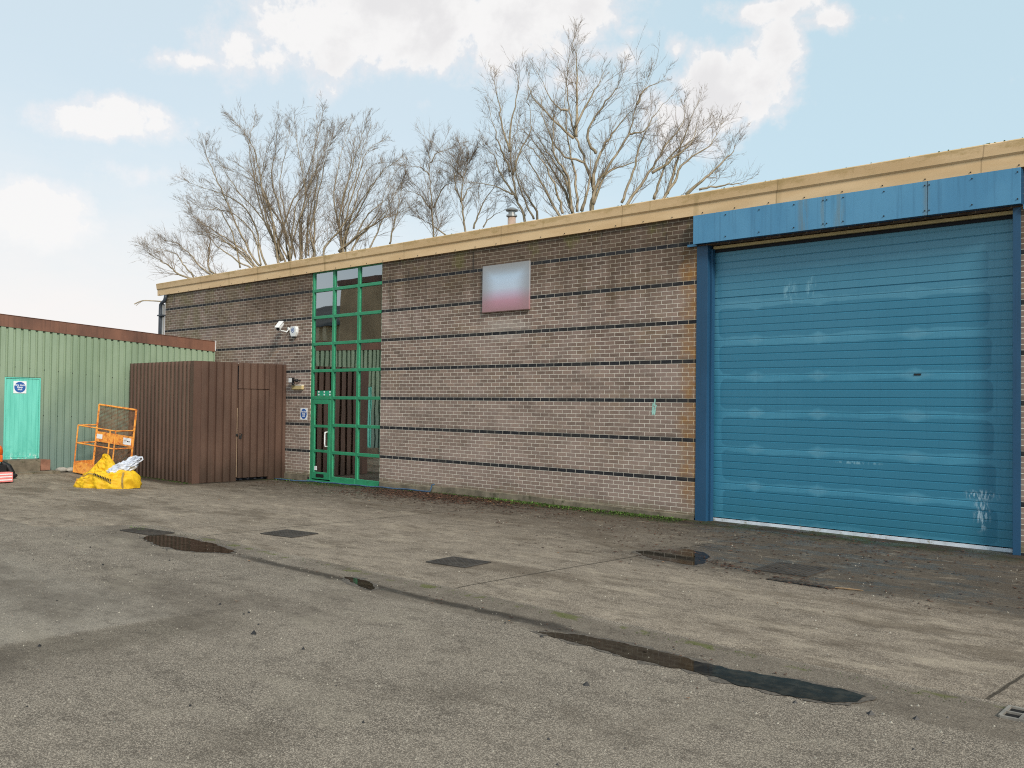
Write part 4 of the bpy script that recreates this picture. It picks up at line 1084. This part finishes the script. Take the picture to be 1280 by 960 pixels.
def tuft(mb, q):
    x_, y_, s_ = q; z0 = gz(x_, y_)
    for k in range(4):
        a = rr.uniform(0, 6.28); l = s_*rr.uniform(.5, 1.3); dx, dy = math.cos(a), math.sin(a); w_ = l*.3
        mb.add([(x_-dy*w_, y_+dx*w_, z0), (x_+dy*w_, y_-dx*w_, z0), (x_+dx*l*.7, y_+dy*l*.7, z0+l*rr.uniform(.3, 1))], [(0, 1, 2)])
pts = []
while len(pts) < 2600:
    X = rr.uniform(-17.1, -8.7); Y = -.03-abs(rr.gauss(0, .20))
    dens = .25+.75*sm((X+14.2)/2) if X > -15 else .12
    if noise.noise((X*1.3, Y*3, 5))+.35 > 0 and rr.random() < dens: pts.append((X, Y, .022))
for i in range(700):
    X = rr.gauss(-18.6, .8); Y = -.2-abs(rr.gauss(0, .22))
    if -20.9 < X < -17: pts.append((X, Y, .02))
for i in range(160): pts.append((rr.uniform(-20.9, -20.2), -.15-abs(rr.gauss(0, .12)), .03))
for i in range(260): pts.append((rr.uniform(-24.4, -21.0), -2.62-abs(rr.gauss(0, .06)), .025))
for i in range(260):
    X = rr.uniform(-13.9, -2); pts.append((X, -7.12+rr.gauss(0, .03), .010))
scatter('moss_growth', 'moss', pts, 'low green moss and algae growing along the foot of the brick wall', 'moss', tuft)
pts = [(rr.uniform(-13.5, -8.9), -.08-abs(rr.gauss(0, .16)), rr.choice((.02, .03, .045))) for i in range(420)] + [(-13.72+rr.gauss(0, .12), -7.3+rr.gauss(0, .03), .02) for i in range(50)]+[(rr.uniform(-20.9, -19.9), -.2-abs(rr.gauss(0, .1)), .035) for i in range(60)]
scatter('weeds', 'weed', pts, 'small bright green weeds along the foot of the brick wall', 'weeds', tuft)

# ------------------------------------------------------------------ trees (bare, behind the building)
def catmull(P_, n=5):
    out = []
    for i in range(len(P_)-1):
        a = P_[max(i-1, 0)]; b_ = P_[i]; c = P_[i+1]; d = P_[min(i+2, len(P_)-1)]
        for k in range(n):
            t = k/n
            out.append(.5*((2*b_)+(c-a)*t+(2*a-5*b_+4*c-d)*t*t+(3*b_-a-3*c+d)*t**3))
    out.append(P_[-1]); return out
def tree(base_px, depth, limbs, label, seed, r0=.16, tw=1.0, trunk_r=.28, fork=6.0):
    rg_ = random.Random(seed)
    def P(px_, py_, dd): return CAM + ray(px_, py_)*dd
    b0 = P(base_px[0], base_px[1], depth)
    root = thing('bare_tree', (b0.x, b0.y, 0), label, 'tree', 'bare trees behind the brick building')
    tm = MB(); cm = MB()
    tm.tube([(b0.x, b0.y, -.3), (b0.x+.1, b0.y, b0.z*.5), b0], [trunk_r*1.25, trunk_r, trunk_r*.8], 10)
    def grow(p, d, L, r, lvl):
        n = 5 if lvl == 0 else 3
        pts = [p]; q = p.copy(); dd = d.copy()
        for k in range(n):
            dd = (dd + Vector((rg_.gauss(0, .13), rg_.gauss(0, .13), rg_.gauss(.04, .12)))).normalized()
            q = q+dd*(L/n); pts.append(q.copy())
        cm.tube(pts, [r*(1-.75*k/n) for k in range(n+1)], 3, cap=False)
        if lvl < 2:
            m_ = int((5 if lvl == 0 else 4)*tw)
            for k in range(m_):
                t = rg_.uniform(.15, 1); i = min(int(t*n), n-1); pp = pts[i].lerp(pts[i+1], t*n-i)
                ax_ = Vector((rg_.gauss(0, 1), rg_.gauss(0, 1), rg_.gauss(0, 1))).normalized()
                nd_ = (Matrix.Rotation(rg_.uniform(.35, .85), 3, ax_) @ dd).normalized()
                grow(pp, nd_, L*rg_.uniform(.35, .65)*(1.15-t*.4), max(r*.6, .0042), lvl+1)
    def resamp(L, n):
        Q = [Vector(q) for q in L]; out = []
        for k in range(n):
            t = k/(n-1)*(len(Q)-1); i = min(int(t), len(Q)-2); out.append(Q[i].lerp(Q[i+1], t-i))
        return out
    full = [L for L in limbs if isinstance(L, list)]
    full.sort(key=lambda L: L[-1][0])
    extra = []
    for a_, b_ in zip(full, full[1:]):
        if abs(a_[0][0]-b_[0][0]) < 60 and abs(a_[-1][0]-b_[-1][0]) < 70:
            for f_ in (rg_.uniform(.35, .65),):
                A_, B_ = resamp(a_, 5), resamp(b_, 5); ph = rg_.uniform(0, 6)
                m_ = [A_[k].lerp(B_[k], f_+.25*math.sin(ph+k*1.3)) for k in range(5)]
                cut = rg_.uniform(.86, 1.0)
                m_ = [m_[0]+(q-m_[0])*cut for q in m_]
                extra.append(([tuple(q) for q in m_], .5))
    for li, L_ in enumerate(limbs+extra):
        L_, w_ = (L_[0], L_[1]) if isinstance(L_[0], (list, tuple)) and isinstance(L_[1], (int, float)) else (L_, 1.0)
        slope = rg_.uniform(-.16, .16)*depth*.5
        n = len(L_); pts = []
        y0 = L_[0][1]
        for (a, b_) in L_:
            pts.append(P(a, b_, depth + slope*(abs(y0-b_)/250)+rg_.gauss(0, .07)))
        if w_ >= 1.0: pts = [b0+Vector((0, 0, -.3))] + pts
        pts = catmull(pts, 5)
        for k in range(1, len(pts)-1): pts[k] = pts[k]+Vector([rg_.gauss(0, .022) for _ in range(3)])
        N_ = len(pts); rs = [max(.009, .52*r0*w_**.5*(1-k/(N_-1))**1.0) for k in range(N_)]
        tm.tube(pts, rs, 6)
        length = sum((pts[k+1]-pts[k]).length for k in range(N_-1))
        cnt = int(length*(4.3 if w_ > .55 else 3.0)*tw)
        for c in range(cnt):
            t = rg_.uniform(.12, 1.0)**.8; i = min(int(t*(N_-1)), N_-2); pp = pts[i]; d = (pts[i+1]-pts[i]).normalized()
            ax_ = Vector((rg_.gauss(0, 1), rg_.gauss(0, 1), rg_.gauss(0, .6))).normalized()
            nd_ = (Matrix.Rotation(rg_.uniform(.3, .85), 3, ax_) @ d + Vector((0, 0, .15))).normalized()
            grow(pp, nd_, rg_.uniform(.8, 2.3)*(1.2-.8*t), min(.014, max(.0065, rs[i]*.28)), 0 if rg_.random() < .75 else 1)
        grow(pts[-1], (pts[-1]-pts[-2]).normalized(), rg_.uniform(.25, .5), .008, 0)
    tm.build('trunk', 'bark', root, smooth=True)
    me = bpy.data.meshes.new('crown'); off = parent_origin(root); me.from_pydata([(v-off)[:] for v in cm.v], [], cm.f); me.update(); me.materials.append(MT['twig'])
    o = bpy.data.objects.new('crown', me); col.objects.link(o); o.parent = root
TA = [[(237,347),(214,334),(191,320),(183,311)], [(320,333),(304,313),(267,288),(244,272),(231,254)], [(320,335),(285,304),(262,291),(235,290)],
 [(322,329),(299,288),(283,251),(267,215),(258,194),(258,176)], [(332,330),(320,286),(304,258),(278,242),(249,233),(226,223)],
 [(348,327),(340,272),(329,240),(320,194),(304,164),(288,146)], [(361,325),(354,286),(336,254),(327,235),(304,219),(278,208)],
 [(363,322),(349,258),(340,222),(345,176),(347,150)], [(375,322),(375,277),(381,240),(370,176),(368,148)], [(391,318),(393,258),(397,210),(395,153)],
 [(347,326),(363,257),(381,228),(395,177),(404,134)], [(377,322),(379,257),(397,212),(415,164)], [(393,322),(388,290),(400,235),(409,189),(427,159)],
 [(268,345),(240,320),(222,305),(205,300)], [(270,343),(262,320),(262,298),(250,280)], [(356,326),(332,280),(318,225),(312,180),(318,150)]]
TB = [[(427,315),(425,267),(438,216),(450,177),(461,143)], [(432,315),(434,267),(448,221),(459,189),(480,175)], [(404,319),(427,285),(454,248),(477,216),(500,198)],
 [(441,310),(468,280),(496,267),(519,257)], [(463,310),(482,267),(498,235)], [(430,300),(450,262),(470,225),(490,205)], [(426,300),(418,250),(425,200),(440,150)]]
TC = [[(542,296),(540,264),(537,219),(536,189)], ([(540,264),(526,245),(508,238)], .6), ([(542,260),(553,237),(565,225)], .6), ([(537,219),(524,209),(512,209)], .4), ([(538,203),(547,191),(561,187)], .4), ([(557,294),(540,282),(522,272)], .5), ([(487,305),(496,267),(505,221)], .6)]
TD = [[(582,288),(577,253),(579,223),(585,205),(599,183)], ([(579,223),(567,209),(555,197)], .5), ([(576,253),(569,229),(569,209),(577,185)], .5), ([(578,251),(585,237),(595,229)], .4), ([(592,286),(599,264),(615,237),(626,219)], .7), ([(604,284),(615,270),(632,262)], .4)]
TE = [[(656,276),(646,249),(641,219),(638,189),(646,160),(650,142)], [(672,273),(660,247),(650,225),(642,201)], ([(646,249),(627,219),(617,195),(603,179)], .6), ([(638,215),(629,193),(619,166),(611,134)], .7),
 ([(638,189),(628,160),(622,120),(615,95)], .6), ([(642,243),(619,233),(585,227)], .5), ([(641,219),(650,190),(664,160),(660,120)], .6), ([(636,190),(640,150),(648,110),(645,90)], .5)]
TF = [[(739,263),(742,238),(731,203),(720,171),(713,146),(709,111),(712,71),(721,38)], ([(720,171),(721,125),(721,84),(720,52)], .7), ([(717,173),(688,146),(663,117),(661,98)], .55),
 ([(709,138),(693,130),(671,87)], .5), ([(742,238),(745,203),(761,173),(782,146),(796,133)], .8), ([(745,192),(734,168),(753,133),(772,108),(782,84)], .6),
 [(742,246),(760,209),(786,168),(796,130),(812,91)], [(716,265),(709,219),(693,192),(692,152),(696,133)], [(715,265),(701,230),(669,179),(652,160)],
 [(698,268),(671,217),(647,182)], ([(727,264),(736,230),(738,190)], .8), ([(742,255),(760,216),(793,203),(812,192)], .5), [(784,255),(812,216),(832,181),(854,154),(856,124)],
 ([(815,216),(847,194),(865,176),(874,146)], .6), [(830,247),(852,207),(887,181),(904,152)], ([(858,243),(882,222),(911,196),(920,181)], .8), ([(874,237),(900,232),(925,229),(941,222)], .35),
 ([(834,242),(847,198),(856,168),(874,124)], .7), ([(731,203),(700,190),(680,150),(675,120)], .5), ([(786,168),(800,165),(822,150)], .4), ([(796,130),(806,112),(830,100)], .4), ([(718,160),(740,120),(755,90)], .5)]
tree((372, 372), 50, TA, 'wide bare tree with many fanning stems, leftmost behind the brick building', 1, .13, 1.15, .35)
tree((432, 362), 48, TB, 'bare tree leaning right beside the wide leftmost tree, left of the small trees', 2, .13, 1.1, .25)
tree((543, 350), 44, TC, 'small bare tree with arching twigs, the left of the two low trees', 3, .11, 1.7, .16)
tree((588, 345), 43, TD, 'small bare tree with arching twigs, just left of the roof flue', 4, .11, 1.7, .16)
tree((665, 330), 42, TE, 'slender bare tree rising right behind the roof flue', 5, .14, 1.0, .2)
tree((740, 315), 38, TF, 'tallest bare tree with spreading crown, rightmost behind the brick building', 6, .16, 1.0, .4)
# one thin stray branch left of the downpipe
tb = thing('bare_tree', (-40, 6, 0), 'low bare sapling whose thin twig shows left of the downpipe', 'tree', 'bare trees behind the brick building')
mb = MB(); D_ = 44
q = [CAM+ray(*a)*D_ for a in ((204, 377), (190, 376), (178, 376), (168, 380))]
mb.tube(catmull(q), .03, 5); mb.tube([q[2], CAM+ray(170, 382)*D_], .012, 4)
b0 = CAM+ray(216, 380)*D_; mb.tube([(b0.x, b0.y, -.2), (b0.x, b0.y, b0.z*.6), b0, q[0]], [.09, .07, .05, .035], 6)
tb.location = (b0.x, b0.y, 0); mb.build('trunk', 'bark', tb)

# ------------------------------------------------------------------ buildings over the road, seen mirrored in the glass
t_ = thing('warehouse', (-40, -26, 0), 'tall brown warehouse across the yard, reflected in the window', 'building')
MB().box((-48.7, -34, -.2), (-31, -22, 9.3)).build('wall', 'bwareh', t_)
MB().box((-48.9, -34.2, 9.3), (-30.8, -21.85, 9.65)).build('roof', 'brown_fascia', t_)
t_ = thing('pitched_building', (-62, -26, 0), 'low building with dark pitched roof and cream cladding, reflected in the window', 'building')
mb = MB(); corr(mb, (-85, -23), (-48.9, -23), 5.4, 5.4, 6.9, 6.9, (0, 1), .9, .25, .4, .1); mb.build('upper_cladding', 'creamclad', t_)
MB().box((-85, -40, -.2), (-48.9, -23.2, 5.4)).build('wall', 'palewall', t_)
MB().add([(-85, -22.6, 6.9), (-48.75, -22.6, 6.9), (-48.75, -32, 9.8), (-85, -32, 9.8), (-85, -41, 6.9), (-48.75, -41, 6.9)], [(0, 1, 2, 3), (3, 2, 5, 4)]).build('roof', 'darkroof', t_)

# ------------------------------------------------------------------ world: Nishita sky with cloud
SUN_AZ, SUN_EL = math.atan2(1.0, -.42), R(33)
wd = bpy.data.worlds.new('World'); scn.world = wd; wd.use_nodes = True; S.nt = wd.node_tree
for n in list(wd.node_tree.nodes): wd.node_tree.nodes.remove(n)
sky = nd('ShaderNodeTexSky', sky_type='NISHITA', sun_disc=False, sun_elevation=SUN_EL, sun_rotation=SUN_AZ)
sky.air_density = 1.0; sky.dust_density = 1.2; sky.ozone_density = 1.6; sky.altitude = 50
bg1 = nd('ShaderNodeBackground'); put(bg1.inputs[0], sky.outputs[0]); bg1.inputs[1].default_value = .10
tc = nd('ShaderNodeTexCoord'); dirv = S(tc.outputs['Generated'])
sp = nd('ShaderNodeSeparateXYZ'); put(sp.inputs[0], dirv); dx, dy, dz = (S(k) for k in sp.outputs)
az = M('ARCTAN2', dx, dy); el = M('ARCSINE', dz)
w1 = noi(dirv, 7.0, 7, .62, dist=.3); w2 = noi(dirv, 16.0, 6, .6); w4 = noi(dirv, 42.0, 6, .65); w3 = noi(vec(dx*9, dy*9, dz*26), 1.0, 6, .62)
blobs = [(330,70,120,34,.95),(300,52,80,40,1.1),(400,40,150,62,1.25),(500,30,160,70,1.35),(600,26,160,66,1.3),(690,16,110,48,1.2),(240,76,70,18,.95),(620,80,120,26,.7),(130,153,80,20,1.0),(150,140,42,18,.95),
 (45,262,62,30,1.15),(20,270,60,26,1.0),(170,216,56,16,.55),(525,128,34,22,.6),(900,110,60,52,1.25),(940,95,52,50,1.2),(975,70,34,60,1.05),(950,12,60,20,1.1),(1040,26,62,18,.72),(790,40,26,12,.9),(845,62,16,22,.75),(850,150,80,40,.9),(700,100,80,34,.7),(920,150,34,26,.6),(740,70,90,30,.7),
 (1500,120,140,50,.9)]
tot = None
for (bx_, by_, rx_, ry_, am) in blobs:
    a0, e0 = azel(bx_, by_)
    k = 1/1169*1.03
    ex = (az - a0)/(rx_*k/math.cos(e0)*1.15); ey = (el - e0)/(ry_*k*1.15)
    d = M('SQRT', ex*ex+ey*ey)
    b_ = (1.25 - d)*am
    tot = b_ if tot is None else M('MAXIMUM', tot, b_)
tot = M('MAXIMUM', tot, -1.2)
dens = sstep(tot + (w1-.5)*2.6 + (w2-.5)*1.7 + (w4-.5)*1.0, .22, .92)
core = sstep(tot + (w1-.5)*1.2, .5, 1.3)
thin = sstep(w3 + (.30-el)*.55, .50, .80)*.42
hz = 1.0 - sstep(el + M('ABSOLUTE', az+1.30)*.12 + (w3-.5)*.10, .04, .34)       # pale veil towards the horizon
fac = M('MAXIMUM', dens*.96, M('MAXIMUM', thin, 0.0))
veil = M('MAXIMUM', .80 + hz*.19, fac, clamp=True)
cc = mix(dens, mix(hz, mix(sstep(az, -.95, -.4), (.60, .70, .745), (.52, .675, .74)), (.78, .75, .735)), mix(sstep(w1+(w2-.5)*.5, .40, .62)*core*sstep(az, -1.12, -1.0), (.775, .765, .755), (.675, .665, .665)))
bg2 = nd('ShaderNodeBackground'); put(bg2.inputs[0], cc); bg2.inputs[1].default_value = .97
mxs = nd('ShaderNodeMixShader'); put(mxs.inputs[0], veil); S.nt.links.new(bg1.outputs[0], mxs.inputs[1]); S.nt.links.new(bg2.outputs[0], mxs.inputs[2])
wo = nd('ShaderNodeOutputWorld'); S.nt.links.new(mxs.outputs[0], wo.inputs[0])
# sun through thin cloud
sl = bpy.data.lights.new('sun', 'SUN'); sl.energy = 2.7; sl.angle = R(12); sl.color = (1, .90, .78)
so = bpy.data.objects.new('sun', sl); col.objects.link(so)
sd = Vector((math.sin(SUN_AZ)*math.cos(SUN_EL), math.cos(SUN_AZ)*math.cos(SUN_EL), math.sin(SUN_EL)))
so.rotation_euler = sd.to_track_quat('Z', 'Y').to_euler()

# ------------------------------------------------------------------ camera
cd = bpy.data.cameras.new('camera'); co = bpy.data.objects.new('camera', cd); col.objects.link(co)
cd.sensor_width = 36; cd.lens = FPX/1280*36; cd.clip_end = 3000; cd.clip_start = .05
mw = Matrix((_r, _u, -_f)).transposed().to_4x4(); mw.translation = CAM; co.matrix_world = mw
scn.camera = co
scn.view_settings.view_transform = 'Standard'; scn.view_settings.look = 'None'; scn.view_settings.gamma = 1; scn.view_settings.exposure = 0.35
scn.view_settings.use_curve_mapping = False
try: scn.cycles.use_denoising = False; scn.cycles.filter_width = 1.1
except Exception: pass
